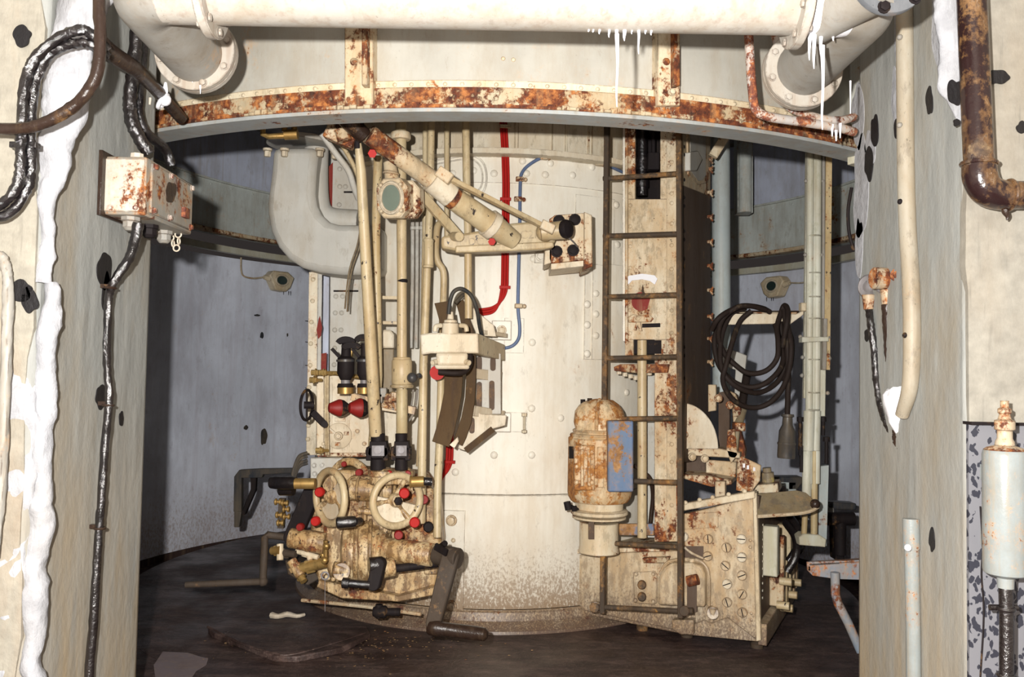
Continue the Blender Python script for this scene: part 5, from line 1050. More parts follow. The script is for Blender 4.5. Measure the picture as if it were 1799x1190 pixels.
# brass taps left of the gearbox
tp = thing('brass_taps', 'column of small brass taps at the left of the broad dark crank', 'tap', q(492, 920, 4.1))
for k, (x, y) in enumerate(((488, 882), (500, 884), (490, 905), (502, 895), (492, 919), (503, 908))):
    part(tp, 'tap', B().lathe(q(x-6, y, 4.08), (1, 0, 0), [(0, .010), (.004, .016), (.012, .016), (.014, .008), (.022, .008), (.024, .014), (.034, .014)], 12), MT['brass'])
part(tp, 'manifold', B().bar(q(496, 876, 4.12), q(494, 928, 4.12), .03, .03, (0, 1, 0)), MT['crank'])
for k, (y0, y1) in enumerate(((820, 832), (815, 826), (808, 822), (802, 816))):
    single('green_hose', ['lowest of the green-grey hoses curving behind the handwheel', 'second lowest of the green-grey hoses behind the handwheel', 'second highest of the green-grey hoses behind the handwheel', 'topmost of the green-grey hoses behind the handwheel'][k], 'hose', B().tube(at([(540, y0-6, 4.3), (526, y0, 4.28), (518, y1+4, 4.26), (514, y1+20, 4.25)]), .009, 9, 5), MT['plug'])
# lower fittings under the left axle
lf = thing('pipe_fittings', 'oily brass and steel fittings below the left axle sleeve', 'fittings', q(520, 1000, 4.0))
for (x0, y0, x1, y1, r, mt) in ((478, 968, 492, 967, .018, 'brass'), (492, 956, 492, 985, .015, 'cream'), (492, 972, 520, 974, .016, 'crank'), (524, 1000, 572, 988, .024, 'brass'), (512, 985, 528, 1012, .022, 'oily'), (526, 1010, 534, 1022, .016, 'brass'), (520, 968, 560, 980, .012, 'cream'), (555, 950, 572, 985, .012, 'brass'), (540, 965, 545, 985, .012, 'cream_rust')):
    part(lf, 'fitting', B().cyl(q(x0, y0, 4.0), q(x1, y1, 3.98), rp(r*400, 4.0), n=12), MT[mt])
    part(lf, 'fitting_nut', B().cyl(q(x0+(x1-x0)*.3, y0+(y1-y0)*.3, 4.0), q(x0+(x1-x0)*.6, y0+(y1-y0)*.6, 4.0), rp(r*400, 4.0)*1.35, n=6), MT[mt])
part(lf, 'under_block', B().slab(g_([(500, 985), (545, 990), (560, 1018), (540, 1030), (505, 1010)], 4.1), (0, .12, 0)), MT['crank'], bev=.006)
part(lf, 'drip_ring', B().torus(q(571, 1012, 3.84), (0, 1, 0), .016, .004, 18, 6).cyl(q(571, 1018, 3.84), q(571, 1075, 3.84), .0015, n=5), MT['steel'], label='steel ring with a thin hanging wire')
# floor-level rod and wheel guard behind the gearbox
single('floor_rod', 'long rusty rod lying along the foot of the gearbox', 'rod', B().tube(at([(530, 1055, 4.25), (640, 1066, 4.16), (740, 1080, 4.1)]), .009, 8, 2), MT['cream_rust'])
single('floor_fitting', 'dark lumpy fitting at the foot of the gearbox', 'fittings', B().lathe(q(655, 1075, 4.1), (1, 0, 0), [(0, .02), (.02, .03), (.06, .03), (.07, .018), (.13, .02)], 12).cyl(q(666, 1062, 4.1), q(666, 1086, 4.1), .018, n=10), MT['dark'], bev=.003)
single('debris_strip', 'crumpled pale scrap on the oily floor left of the gearbox', 'scrap', B().tube([V((q(x, 700, Y_).x, Y_, .040)) for x, Y_ in ((488, 4.42), (500, 4.40), (515, 4.44), (532, 4.41), (545, 4.44))], [.016, .012, .014, .010, .008], 7, 3), MT['chain'])
# wall bracket with a fold-down crank (left of the gearbox)
wk = thing('wall_bracket', 'blue-black triangular iron bracket on the chamber wall at left', 'bracket', q(440, 920, 5.6))
Yq = 5.6
part(wk, 'hook_arm', B().slab(g_([(411, 838), (420, 826), (458, 824), (520, 823), (520, 831), (462, 834), (460, 840), (424, 840), (424, 900), (410, 900)], Yq), (0, .05, 0)), MT['plug'], bev=.004)
part(wk, 'diagonal', B().slab(g_([(440, 836), (450, 836), (449, 862), (430, 905), (418, 906), (418, 898), (426, 896), (440, 860)], Yq+.02), (0, .04, 0)), MT['dark'], bev=.004)
part(wk, 'foot', B().slab(g_([(411, 898), (424, 900), (420, 927), (411, 927)], Yq), (0, .05, 0)), MT['plug'], bev=.004)
for i, (x, y, rx, ry) in enumerate(((463, 768, 6, 14), (432, 752, 4, 4), (452, 554, 5, 2), (460, 590, 3, 6), (505, 589, 1.5, 3), (332, 312, 7, 3), (372, 320, 3, 1.5), (428, 323, 4, 1.5), (445, 326, 4, 1.5))):
    part(wb, 'dark_mark', B().slab([p*.999+V((0, 0, .001)) for p in ragged(x, y, rx, ry, lambda a, b: cyl_hit(a, b, RO-.004, True), 60+i)], (0, .002, 0)), MT['plug'])
# bulkhead lamps on the wall
for (x, y, sx, lab) in ((492, 494, -1, 'small oval bulkhead lamp in a cream housing on the left part of the wall'), (1360, 504, 1, 'small oval bulkhead lamp in a cream housing on the right part of the wall')):
    c = cyl_hit(x, y, RO-.10, True); n = V((CC.x-c.x, CC.y-c.y, 0)).normalized(); t = thing('bulkhead_lamp', lab, 'lamp', c)
    u = V((n.y, -n.x, 0)); u = u if u.x > 0 else -u
    z = V((0, 0, 1)); k = .0045
    pts = [(-26, 8), (-18, 18), (14, 18), (28, 8), (20, -12), (10, -20), (-12, -18)]
    part(t, 'housing', B().slab([c+n*.03+u*(a*k*sx*-1)+z*(b*k) for a, b in pts], -n*.10), MT['cream'], bev=.012)
    el_ = [c+n*.034+u*(.058*math.cos(a))+z*(.045*math.sin(a))+z*.004 for a in [2*math.pi*i/24 for i in range(24)]]
    part(t, 'lens', B().slab(el_, -n*.012), MT['lens'], label='dark oval lens'); part(t, 'bezel', B().tube(el_, .009, 8, 1, True), MT['cream_clean'])
    part(t, 'cable_gland', B().cyl(c+u*(.10*sx)+z*.01, c+u*(.155*sx)+z*.02, .026, .018, 12), MT['cream'])
    if sx < 0: part(t, 'conduit', B().tube([c+u*(-.15)+z*.02, c+u*(-.25)+z*.0, c+u*(-.34)+z*.01, c+u*(-.365)+z*.06, c+u*(-.37)+z*.16], .007, 8, 5), MT['cream'])
    else: part(t, 'conduit', B().tube([c+u*(.15)+z*.02, c+u*(.25)+z*.01, c+u*(.36)+z*.01], .006, 8, 4), MT['cream'])
    for dx in (.03, .05, -.02): part(t, 'drip', B().cyl(c+n*.01+u*(dx-.05*sx)-z*.08, c+n*.01+u*(dx-.05*sx)-z*.115, .003, .001, 5), MT['dark'])
# ================================================================ RIGHT: ladder, trunk, motor, bolted box
AL = 25
TP = Plane((.577, 4.36, 0), AL)           # front plane of the trunk
LP = Plane((.469, 4.24, 0), AL)           # plane of the ladder
BPn = Plane((.33, 4.50, 0), 26)           # front plane of the bolted box
t_ = lambda pts, off=0: [TP.h(x, y, off) for x, y in pts]
b_ = lambda pts, off=0: [BPn.h(x, y, off) for x, y in pts]
UD = V((math.sin(math.radians(AL)), math.cos(math.radians(AL)), 0))   # depth direction of the trunk
lad = thing('ladder', 'rusty bare steel ladder with eight rungs in front of the trunk', 'ladder', LP.h(1125, 1078))
for (xa, xb) in ((1067, 1059), (1193, 1196)):
    part(lad, 'side_rail', B().bar(LP.h(xa, 185), LP.h(xb, 1078 if xa < 1100 else 1086), .026, .030, UD), MT['ladder'], bev=.003)
for (yl, yr) in ((314, 305), (415, 411), (522, 518), (630, 627), (737, 735), (844, 848), (954, 962), (1067, 1074)):
    part(lad, 'rung', B().tube([LP.h(1060, yl), LP.h(1192, yr)], .0125, 12, 1), MT['ladder'])
for (x, y) in ((1046, 1068), (1204, 1074)):
    part(lad, 'foot_bolt', B().cyl(LP.h(x-2, y, -.02), LP.h(x-2, y, .03), .024, n=14).cyl(LP.h(x, y, 0), LP.h(x+14, y, 0), .016, n=10), MT['ladder'], bev=.002)
# ---- trunk: riveted box shaft rising beside the drum
tr = thing('riveted_casing', 'tall rusty cream riveted trunk behind the ladder with an open slot at the top', 'trunk', TP.h(1150, 950))
dn = -TP.n
def Tq(nm, pts, off=0, t=.012, mat='trunk', bev=0, **k): return part(tr, nm, B().slab(t_(pts, off), dn*t), MT[mat], bev=bev, **k)
Tq('front_plate', [(1098, 185), (1116, 185), (1116, 350), (1098, 350)]); Tq('front_plate', [(1160, 185), (1197, 185), (1197, 350), (1160, 350)])
Tq('front_plate', [(1098, 350), (1197, 350), (1197, 597), (1098, 597)]); 
Tq('front_plate', [(1150, 597), (1197, 597), (1197, 952), (1150, 952)])
Tq('front_plate', [(1098, 597), (1113, 597), (1113, 625), (1098, 628)])
Tq('edge_strip', [(1171, 185), (1197, 185), (1197, 952), (1171, 952)], .010, .010)
Tq('edge_strip', [(1098, 185), (1103, 185), (1103, 600), (1098, 600)], .010, .010)
Tq('corner_angle', [(1188, 185), (1198, 185), (1198, 952), (1188, 952)], .022, .012, 'cream_rust')
tw = TP.h(1197, 600)-TP.h(1098, 600)
# left cheek, back of the slot, right side wall
part(tr, 'left_cheek', B().slab([TP.h(1098, 185), TP.h(1098, 600), TP.h(1098, 600)+UD*.34, TP.h(1098, 185)+UD*.34], V((-.012, 0, 0))), MT['drum'])
part(tr, 'slot_back', B().slab(t_([(1100, 185), (1195, 185), (1195, 620), (1100, 620)], -.22), dn*.01), MT['dark'])
part(tr, 'slot_side', B().slab([TP.h(1160, 185, -.012), TP.h(1160, 352, -.012), TP.h(1160, 352)+UD*.2, TP.h(1160, 185)+UD*.2], (.01, 0, 0)), MT['dark'])
part(tr, 'slot_side', B().slab([TP.h(1150, 597, -.012), TP.h(1150, 950, -.012), TP.h(1150, 950)+UD*.2, TP.h(1150, 597)+UD*.2], (.01, 0, 0)), MT['duct'])
SP = Plane(TP.h(1197, 600), 0); SP.n = V((math.cos(math.radians(AL)), -math.sin(math.radians(AL)), 0)); SP.p = TP.h(1197, 600)+V((.002, 0, 0))
s_ = lambda pts, off=0: [SP.h(x, y, off) for x, y in pts]
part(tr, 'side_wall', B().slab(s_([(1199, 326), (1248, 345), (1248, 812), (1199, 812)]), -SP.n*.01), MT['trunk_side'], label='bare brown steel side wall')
part(tr, 'side_wall', B().slab(s_([(1199, 185), (1248, 200), (1248, 345), (1199, 326)]), -SP.n*.012), MT['trunk'], label='cream side wall above the bare steel')
part(tr, 'hatch_frame', B().slab(s_([(1208, 200), (1246, 205), (1246, 315), (1240, 322), (1228, 325), (1210, 306)], .008), -SP.n*.012), MT['trunk'], bev=.003)
part(tr, 'hatch_recess', B().slab(s_([(1212, 205), (1240, 208), (1240, 308), (1234, 317), (1227, 318), (1214, 300)], .010), -SP.n*.004), MT['duct'])
part(tr, 'hatch_latch', B().slab(s_([(1213, 268), (1226, 265), (1234, 280), (1224, 300), (1213, 300)], .03), -SP.n*.03), MT['duct'], bev=.003)
sv = []
for y in (258, 272, 316, 347, 362, 406, 421, 455, 469, 512, 527, 560, 575, 610, 625, 665): sv.append((SP.h(1202, y, .0), SP.n))
rivets(tr, MT['dark'], sv, .011)
fv = []
for y in (361, 398, 433, 471, 505, 545, 586): fv.append((TP.h(1107, y, .0), TP.n))
for y in (232, 285, 340, 357, 393, 431, 473, 505, 546, 585, 640, 672, 714, 752, 781, 812, 850, 888, 931): fv.append((TP.h(1180, y, .010), TP.n))
rivets(tr, MT['trunk'], fv, .0125)
rivets(tr, MT['trunk'], [(TP.h(1107, y, .0), TP.n) for y in (220, 253, 310, 340)], .009)
# mechanism seen through the slot
me_ = lambda x, y: TP.h(x, y, -.10)
part(tr, 'slot_mechanism', B().cyl(me_(1128, 190), me_(1128, 345), .028, n=16).cyl(me_(1128, 280), me_(1128, 300), .040, n=16).cyl(me_(1128, 318), me_(1128, 330), .036, n=16), MT['black'])
part(tr, 'slot_mechanism', B().obox(me_(1147, 285), V((.03, 0, 0)), V((0, .03, 0)), (0, 0, .045)).cyl(me_(1148, 230), me_(1148, 275), .012, n=10).cyl(me_(1140, 230), me_(1158, 228), .010, n=8), MT['dark'], bev=.004)
part(tr, 'slot_window', B().slab(t_([(1114, 598), (1162, 598), (1162, 622), (1114, 622)], .001), dn*.03), MT['dark'])
# pull rod, scale arc, red pointer, latch details
part(tr, 'pull_rod', B().cyl(TP.h(1128, 598, .03), TP.h(1128, 945, .03), rp(8.5, 4.2), n=20), MT['cream_pole'])
part(tr, 'white_scale', B().slab(t_([(1100, 492), (1104, 485), (1128, 481), (1150, 484), (1155, 490), (1150, 500), (1142, 494), (1128, 491), (1110, 493), (1104, 500)], .008), dn*.008), MT['lime'], label='worn white curved scale')
part(tr, 'pointer', B().slab(t_([(1124, 524), (1127, 512), (1129, 500), (1131, 512), (1136, 524)], .014), dn*.006), MT['ladder'])
part(tr, 'red_disc', B().cyl(TP.h(1126, 530, .0), TP.h(1126, 530, .012), rp(17, 4.25), n=28), MT['redpost'], label='dull red disc')
part(tr, 'latch_plate', B().slab(t_([(1103, 557), (1112, 552), (1124, 555), (1140, 552), (1148, 560), (1143, 566), (1104, 567)], .012), dn*.012), MT['cream_rust'], bev=.003)
rivets(tr, MT['cream_rust'], [(TP.h(x, 560, .012), TP.n) for x in (1107, 1121, 1139)], .013)
part(tr, 'latch_lever', B().slab(t_([(1113, 580), (1118, 566), (1125, 566), (1128, 582), (1123, 582), (1120, 572), (1117, 581)], .014), dn*.01), MT['cream_rust'])
part(tr, 'slot_hole', B().slab(t_([(1128, 569), (1160, 568), (1160, 575), (1128, 576)], .001), dn*.006), MT['dark'])
part(tr, 'rust_shelf', B().slab(t_([(1078, 645), (1090, 640), (1175, 640), (1172, 655), (1120, 656), (1079, 652)], .035), dn*.20), MT['beam_rust'], bev=.003)
for x, y in ((1088, 656), (1098, 660), (1108, 663), (1117, 666), (1141, 658)):
    part(tr, 'shelf_screw', B().cyl(TP.h(x, y-5, .0), TP.h(x, y+2, .0), .013, n=8), MT['cream_clean'])
part(tr, 'inner_column', B().slab(t_([(1137, 660), (1150, 660), (1150, 945), (1137, 945)], -.10), dn*.03), MT['duct'])
part(tr, 'flex_hose', B().tube([TP.h(1113, 818, .02), TP.h(1128, 828, .02), TP.h(1142, 842, .0), TP.h(1147, 870, -.03), TP.h(1144, 905, -.04), TP.h(1140, 940, -.04)], .011, 10, 5), MT['tar'])
part(tr, 'blue_cross_bar', B().slab(t_([(1060, 921), (1148, 921), (1148, 941), (1060, 941)], .02), dn*.02), MT['blue'], bev=.003, label='rusty blue cross bar')
# wing nuts down the far edge
for i, y in enumerate((280, 297, 338, 381, 425, 467, 510, 556, 595, 636)):
    t = part(tr, 'wing_nut', B().cyl(s_([(1243, y)])[0], s_([(1243, y)])[0]+SP.n*.03, .010, n=8).slab([SP.h(1248, y+1, .02)+d for d in (V((-.008, -.0, .0)), V((.012, -.0, .024)), V((.018, 0, .016)), V((.006, 0, 0)), V((.018, 0, -.018)), V((.010, 0, -.024)))], (0, .008, 0)), MT['cream_rust'])
# ---- vertical geared motor beside the ladder
mo = thing('electric_motor', 'rust-streaked cream vertical motor behind the ladder rail', 'motor', V((.45, 4.22, .7)))
mc = q(1053, 870, 4.27); mx_, my_ = mc.x, mc.y; zf = lambda y: q(1053, y, 4.27).z
R_ = rp(53, 4.2)
L = lambda prof: [(zf(y)-zf(960), rp(r, 4.25)) for y, r in prof]
part(mo, 'stator_housing', B().lathe((mx_, my_, zf(960)), (0, 0, 1), L([(880, 50), (872, 55), (865, 56), (790, 56), (770, 56), (764, 50), (760, 47)]), 36), MT['motor'])
part(mo, 'end_bell', B().lathe((mx_, my_, zf(960)), (0, 0, 1), L([(762, 47), (757, 48), (755, 44), (735, 44), (720, 39), (710, 32), (703, 22), (701, 8)]), 36), MT['motor'])
part(mo, 'bell_cap', B().lathe((mx_-.075, my_-.05, zf(960)), (0, 0, 1), L([(756, 18), (740, 22), (722, 20), (712, 13), (706, 5)]), 24), MT['motor'])
part(mo, 'bell_rib', B().tube([V((mx_-.03, my_-.115, zf(757))), V((mx_-.03, my_-.12, zf(735))), V((mx_-.025, my_-.10, zf(715))), V((mx_-.01, my_-.05, zf(702)))], .010, 8, 4), MT['motor'])
part(mo, 'housing_ring', B().torus((mx_, my_, zf(765)), (0, 0, 1), rp(50, 4.25), .010, 40, 8).torus((mx_, my_, zf(757)), (0, 0, 1), rp(46, 4.25), .008, 40, 8), MT['motor'])
part(mo, 'lower_flange', B().lathe((mx_, my_, zf(960)), (0, 0, 1), L([(905, 46), (902, 50), (896, 50), (894, 42), (880, 42)]), 36), MT['cream'])
part(mo, 'lower_ring', B().lathe((mx_, my_, zf(960)), (0, 0, 1), L([(912, 30), (910, 47), (906, 47), (905, 30)]), 36), MT['cream'])
part(mo, 'stand', B().lathe((mx_, my_, zf(965)), (0, 0, 1), L([(965, 36), (955, 34), (912, 34)]), 30), MT['cream'])
part(mo, 'stand_window', B().slab([q(x, y, my_-.115) for x, y in ((1034, 918), (1044, 918), (1044, 948), (1034, 948))], (0, .02, 0)), MT['trunk_side'])
cvp = part(mo, 'cover_plate', B().slab([q(x, y, my_-.168) for x, y in ((1009, 783), (1045, 783), (1045, 862), (1009, 862))], (0, .05, 0)), MT['motor'], bev=.005)
for x in (1020, 1032): part(cvp, 'cover_rib', B().slab([q(x+d, y, my_-.18) for d, y in ((0, 790), (6, 790), (6, 855), (0, 855))], (0, .02, 0)), MT['motor'], bev=.003)
part(mo, 'cover_plate', B().slab([q(x, y, my_-.16) for x, y in ((1049, 785), (1062, 785), (1062, 858), (1049, 858))], (0, .05, 0)), MT['motor'], bev=.005)
bolts(mo, MT['motor'], [(q(x, y, my_-.17), (0, -1, 0)) for x in (1013, 1040) for y in (795, 820, 848)], .010)
for x in (1006, 1100): part(mo, 'window', B().slab([q(x-6, y, my_-.06) for y in (785, 806)]+[q(x+6, y, my_-.10) for y in (806, 785)], (0, .02, 0)), MT['dark'])
part(mo, 'eye_bolt', B().cyl(q(1024, 712, 4.25), q(1024, 702, 4.25), .012, n=8).cyl(q(1036, 708, 4.25), q(1036, 700, 4.25), .012, n=8), MT['dark'])
part(mo, 'drain_cock', B().cyl(q(1000, 888, 4.2), q(1016, 896, 4.22), .008, n=8).cyl(q(996, 882, 4.2), q(999, 896, 4.2), .018, n=10).cyl(q(1008, 890, 4.2), q(1010, 898, 4.2), .014, n=8), MT['dark'])
part(mo, 'terminal_box', B().slab([q(x, y, my_-.20) for x, y in ((1068, 740), (1113, 740), (1113, 865), (1068, 865))], (0, .10, 0)), MT['blue'], bev=.008, label='blue terminal box with rust patches')
single('half_round_guard', 'cream half-round guard plate at the right of the ladder rail', 'guard', B().slab([q(1196+66*math.sin(a), 789-81*math.cos(a), 4.35) for a in [math.radians(t) for t in range(0, 91, 6)]]+[q(1196, 789, 4.35)], (.01, .05, 0)), MT['cream_clean'], bev=.002)
rg2 = B().torus(q(1203, 764, 4.345), (0, -1, 0), .016, .003, 18, 6)
single('guard_ring', 'small wire ring lying against the half-round guard', 'ring', rg2, MT['cream_rust'])
# ---- big bolted gear case on the floor at the right
bx_ = thing('bolted_case', 'big rusty cream steel case with rows of slotted bolts standing right of the drum', 'case', V((1.1, 4.3, 0)))
DB = -BPn.n
def Bq(nm, pts, off=0, t=.02, mat='box', bev=.003, **k): return part(bx_, nm, B().slab(b_(pts, off), DB*t), MT[mat], bev=bev, **k)
Bq('left_body', [(1005, 968), (1200, 962), (1210, 1117), (1015, 1078), (1009, 1070)], -.01, .34, bev=.006)
Bq('front_plate', [(1006, 975), (1200, 968), (1206, 1112), (1016, 1072), (1010, 1062)], .0, .02, bev=.006)
Bq('side_cheek', [(974, 962), (1010, 962), (1012, 1076), (974, 1090)], -.13, .05, 'drum')
Bq('right_panel', [(1196, 905), (1240, 895), (1325, 872), (1333, 1128), (1206, 1115), (1196, 960)], .02, .07)
Bq('top_edge', [(1196, 886), (1326, 863), (1326, 876), (1196, 899)], .05, .06, 'cream')
Bq('edge_flange', [(1322, 868), (1329, 866), (1337, 1126), (1328, 1128)], .035, .03, 'cream')
bolts_ = [(1202, 943), (1245, 947), (1244, 977), (1277, 962), (1275, 994), (1278, 1026), (1278, 1058), (1303, 947), (1304, 979), (1304, 1011), (1304, 1044), (1305, 1076)]
for x, y in bolts_:
    c = BPn.h(x, y, .02); rdm = random.Random(x*7+y); a_ = rdm.uniform(0, 3.1)
    bo = part(bx_, 'slotted_bolt', B().lathe(c, BPn.n, [(-.004, rp(8.5, 4.1)), (.012, rp(8.5, 4.1)), (.015, rp(7.6, 4.1))], 20), MT['box' if (x+y) % 3 else 'cream_clean'])
    part(bo, 'slot', B().obox(c+BPn.n*.015, (BPn.u*math.cos(a_)+V((0, 0, math.sin(a_))))*rp(7, 4.1), BPn.n*.0012, (V((0, 0, math.cos(a_)))-BPn.u*math.sin(a_))*.0022), MT['dark'])
rivets(bx_, MT['cream'], [(BPn.h(x, 884-(x-1203)*.19, .05), BPn.n) for x in (1204, 1229, 1252, 1280, 1308)], .012)
rivets(bx_, MT['box'], [(BPn.h(x, y, .02), BPn.n) for x, y in ((1250, 1063), (1281, 1088), (1318, 950), (1318, 962), (1320, 1078), (1320, 1090), (1262, 905))], .009)
Bq('maker_plate', [(1198, 903), (1262, 900), (1262, 927), (1198, 931)], .024, .004, 'box', 0)
bolts(bx_, MT['drum'], [(BPn.h(x, y, -.13), BPn.n) for x, y in ((990, 985), (989, 1026), (989, 1067))], .024, .02)
Bq('inspection_plate', [(1112, 1006), (1150, 1004), (1154, 1010), (1154, 1060), (1148, 1063), (1114, 1060)], .012, .012)
bolts(bx_, MT['box'], [(BPn.h(x, y, .012), BPn.n) for x, y in ((1118, 1009), (1148, 1009), (1117, 1055), (1148, 1057))], .009)
for x, y in ((1128, 1027), (1128, 1048)): part(bx_, 'dark_plug', B().lathe(BPn.h(x, y, .01), BPn.n+V((.25, 0, .1)), [(0, .022), (.03, .022), (.035, .018)], 14), MT['ladder'])
hs = part(bx_, 'bearing_housing', B().slab(b_([(1155, 1064), (1156, 1018), (1166, 998), (1180, 990), (1215, 990), (1232, 996), (1238, 1010), (1238, 1068)], .09), DB*.08), MT['box'], bev=.012)
part(hs, 'housing_opening', B().slab(b_([(1207, 1068), (1207, 1020), (1212, 1012), (1222, 1012), (1224, 1022), (1224, 1075), (1208, 1080)], .094), DB*.01), MT['trunk_side'])
part(hs, 'housing_rib', B().tube(b_([(1160, 1010), (1172, 990), (1195, 984), (1225, 985), (1240, 996), (1245, 1015), (1245, 1065)], .03), .010, 8, 4), MT['box'])
part(hs, 'shaft_end', B().cyl(BPn.h(1208, 1022, .12), BPn.h(1226, 1018, .12), .026, n=16), MT['beam_rust'])
part(hs, 'nipple', B().cyl(BPn.h(1216, 990, .05), BPn.h(1216, 981, .05), .014, n=10), MT['box'])
for k_, (x, y) in enumerate(((1252, 1078), (1046, 1068))):
    part(bx_, 'pivot_boss', B().cyl(BPn.h(x, y, .0), BPn.h(x, y, .06), .030, n=18).cyl(BPn.h(x, y+8, .04), BPn.h(x, y-10, .04), .024, n=10), MT['box'], bev=.003)
Bq('bottom_gusset', [(1206, 1116), (1218, 1098), (1236, 1090), (1250, 1096), (1264, 1090), (1278, 1086), (1333, 1128)], .035, .016)
part(bx_, 'bottom_block', B().slab(b_([(1180, 1090), (1218, 1090), (1218, 1116), (1196, 1116), (1180, 1106)], .07), DB*.06), MT['box'], bev=.006)
Bq('dark_slot', [(1198, 960), (1236, 960), (1236, 985), (1198, 985)], .022, .004, 'trunk_side', 0)
Bq('rust_block', [(1128, 981), (1176, 979), (1172, 990), (1130, 990)], .03, .04, 'beam_rust')
part(bx_, 'flex_strap', B().tube(b_([(1202, 962), (1215, 972), (1236, 982)], .05), .006, 8, 4), MT['cream'])
part(bx_, 'top_deck', B().slab(b_([(1005, 966), (1200, 960), (1200, 968), (1005, 974)], .01), DB*.36), MT['trunk'], bev=.002)
for x, y in ((1128, 1118), (1207, 1120), (1330, 1134)):
    c = BPn.h(x, y, -.08); part(bx_, 'foot', B().lathe((c.x, c.y, 0), (0, 0, 1), [(0, .030), (.02, .032), (.03, .02), (.09, .02)], 10), MT['ladder'])
# right flank with cables and brackets, receding from the front corner
BS = Plane((0, 0, 0), 0); c0_ = BPn.h(1333, 1000, .0); BS.p = c0_; BS.n = V((math.cos(math.radians(26)), -math.sin(math.radians(26)), 0)); UB = V((math.sin(math.radians(26)), math.cos(math.radians(26)), 0))
def fl(u_, z): return V((c0_.x, c0_.y, 0))+UB*u_+V((0, 0, z))
zt3 = BPn.h(1333, 872).z
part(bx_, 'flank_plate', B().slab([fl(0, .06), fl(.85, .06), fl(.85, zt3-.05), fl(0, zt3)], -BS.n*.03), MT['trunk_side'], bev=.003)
part(bx_, 'floor_skirt', B().slab([fl(-.01, .04), fl(.95, .04), fl(.95, .14), fl(-.01, .14)], BS.n*.04), MT['box'], bev=.003)
for u0, z0_, z1_, m_ in ((.10, .34, .58, 'column'), (.30, .15, .50, 'cream_rust'), (.42, .12, .36, 'cream_pole'), (.55, .14, .52, 'cream_pole'), (.68, .12, .40, 'cream_rust'), (.78, .14, .46, 'trunk')):
    part(bx_, 'flank_post', B().slab([fl(u0, z0_), fl(u0+.06, z0_), fl(u0+.06, z1_), fl(u0, z1_)], BS.n*.07), MT[m_], bev=.005)
for u0, zc, s2 in ((.34, .40, 1), (.40, .44, 1), (.62, .42, .9)):
    part(bx_, 'black_lead', B().tube([fl(u0, zc-.08)+BS.n*.08, fl(u0+.02, zc)+BS.n*.12, fl(u0+.08, zc+.08)+BS.n*.11, fl(u0+.16, zc+.14)+BS.n*.05], .020*s2, 12, 4), MT['black'], label='glossy black cable lead')
for u0, zc in ((.22, .18), (.34, .14), (.5, .17), (.30, .28), (.66, .2)): part(bx_, 'flank_bolt', B().cyl(fl(u0, zc)+BS.n*.05, fl(u0, zc)+BS.n*.11, .02, n=10), MT['cream_pole'])
for zz in [.62-.035*i for i in range(12)]: part(bx_, 'punched_mark', B().obox(fl(.10, zz)+BS.n*.002, UB*.006, BS.n*.002, (0, 0, .005)), MT['column'])
# superstructure on the case
ss = thing('bracket_assembly', 'cluster of rusty cream brackets and plates standing on the bolted case', 'bracket', q(1270, 870, 4.4))
def Sq(nm, pts, Y, t=.02, mat='trunk', bev=.003, vec=None, **k): return part(ss, nm, B().slab([q(x, y, Y) for x, y in pts], vec or (t*.4, t, 0)), MT[mat], bev=bev, **k)
Sq('cross_beam', [(1198, 788), (1262, 788), (1300, 796), (1300, 806), (1198, 800)], 4.38, .12, 'cream_rust')
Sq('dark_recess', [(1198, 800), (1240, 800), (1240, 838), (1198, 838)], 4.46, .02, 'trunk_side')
Sq('apron_plate', [(1240, 808), (1294, 812), (1292, 842), (1280, 846), (1240, 836)], 4.40, .02, 'trunk')
Sq('lip_plate', [(1196, 834), (1240, 836), (1285, 844), (1285, 852), (1250, 856), (1196, 840)], 4.26, .20, 'cream_rust')
Sq('prop', [(1256, 846), (1274, 846), (1274, 884), (1256, 884)], 4.22, .05, 'cream_rust')
Sq('side_plate', [(1293, 862), (1296, 808), (1302, 802), (1337, 818), (1335, 845), (1318, 868)], 4.20, .016, 'trunk', label='tilted cream plate')
Sq('notch', [(1305, 815), (1309, 815), (1309, 822), (1305, 822)], 4.195, .01, 'lime', 0); Sq('notch', [(1312, 818), (1316, 818), (1316, 825), (1312, 825)], 4.195, .01, 'lime', 0); Sq('notch', [(1323, 821), (1327, 822), (1327, 828), (1323, 828)], 4.195, .01, 'lime', 0)
Sq('upright_plate', [(1262, 690), (1282, 686), (1282, 790), (1262, 790)], 4.55, .05, 'trunk_side')
Sq('rust_upright', [(1274, 684), (1292, 692), (1302, 720), (1298, 745), (1310, 790), (1306, 830), (1294, 836), (1284, 790), (1288, 745), (1286, 712)], 4.45, .05, 'beam_rust')
Sq('angle_plate', [(1244, 676), (1258, 676), (1258, 722), (1244, 724)], 4.5, .03, 'cream')
Sq('cream_bracket', [(1278, 756), (1290, 754), (1296, 800), (1284, 815), (1276, 790)], 4.38, .05, 'cream_rust')
Sq('far_bracket', [(1270, 610), (1300, 620), (1312, 625), (1308, 660), (1304, 720), (1290, 700), (1292, 650), (1262, 640)], 4.75, .04, 'duct')
part(ss, 'hand_lever', B().cyl(q(1305, 720, 4.5), q(1296, 752, 4.42), .022, n=14).cyl(q(1296, 752, 4.42), q(1292, 790, 4.40), .014, n=10), MT['seat'])
part(ss, 'lever_boss', B().obox(q(1298, 750, 4.40), (.028, 0, 0), (0, .03, 0), (0, 0, .022)), MT['cream_rust'], bev=.006)
for x, y in ((1216, 803), (1238, 806), (1262, 700), (1282, 712), (1286, 772)): part(ss, 'bolt_head', B().bolt(q(x, y, 4.36), (0, -1, 0), .016, .02), MT['cream_rust'])
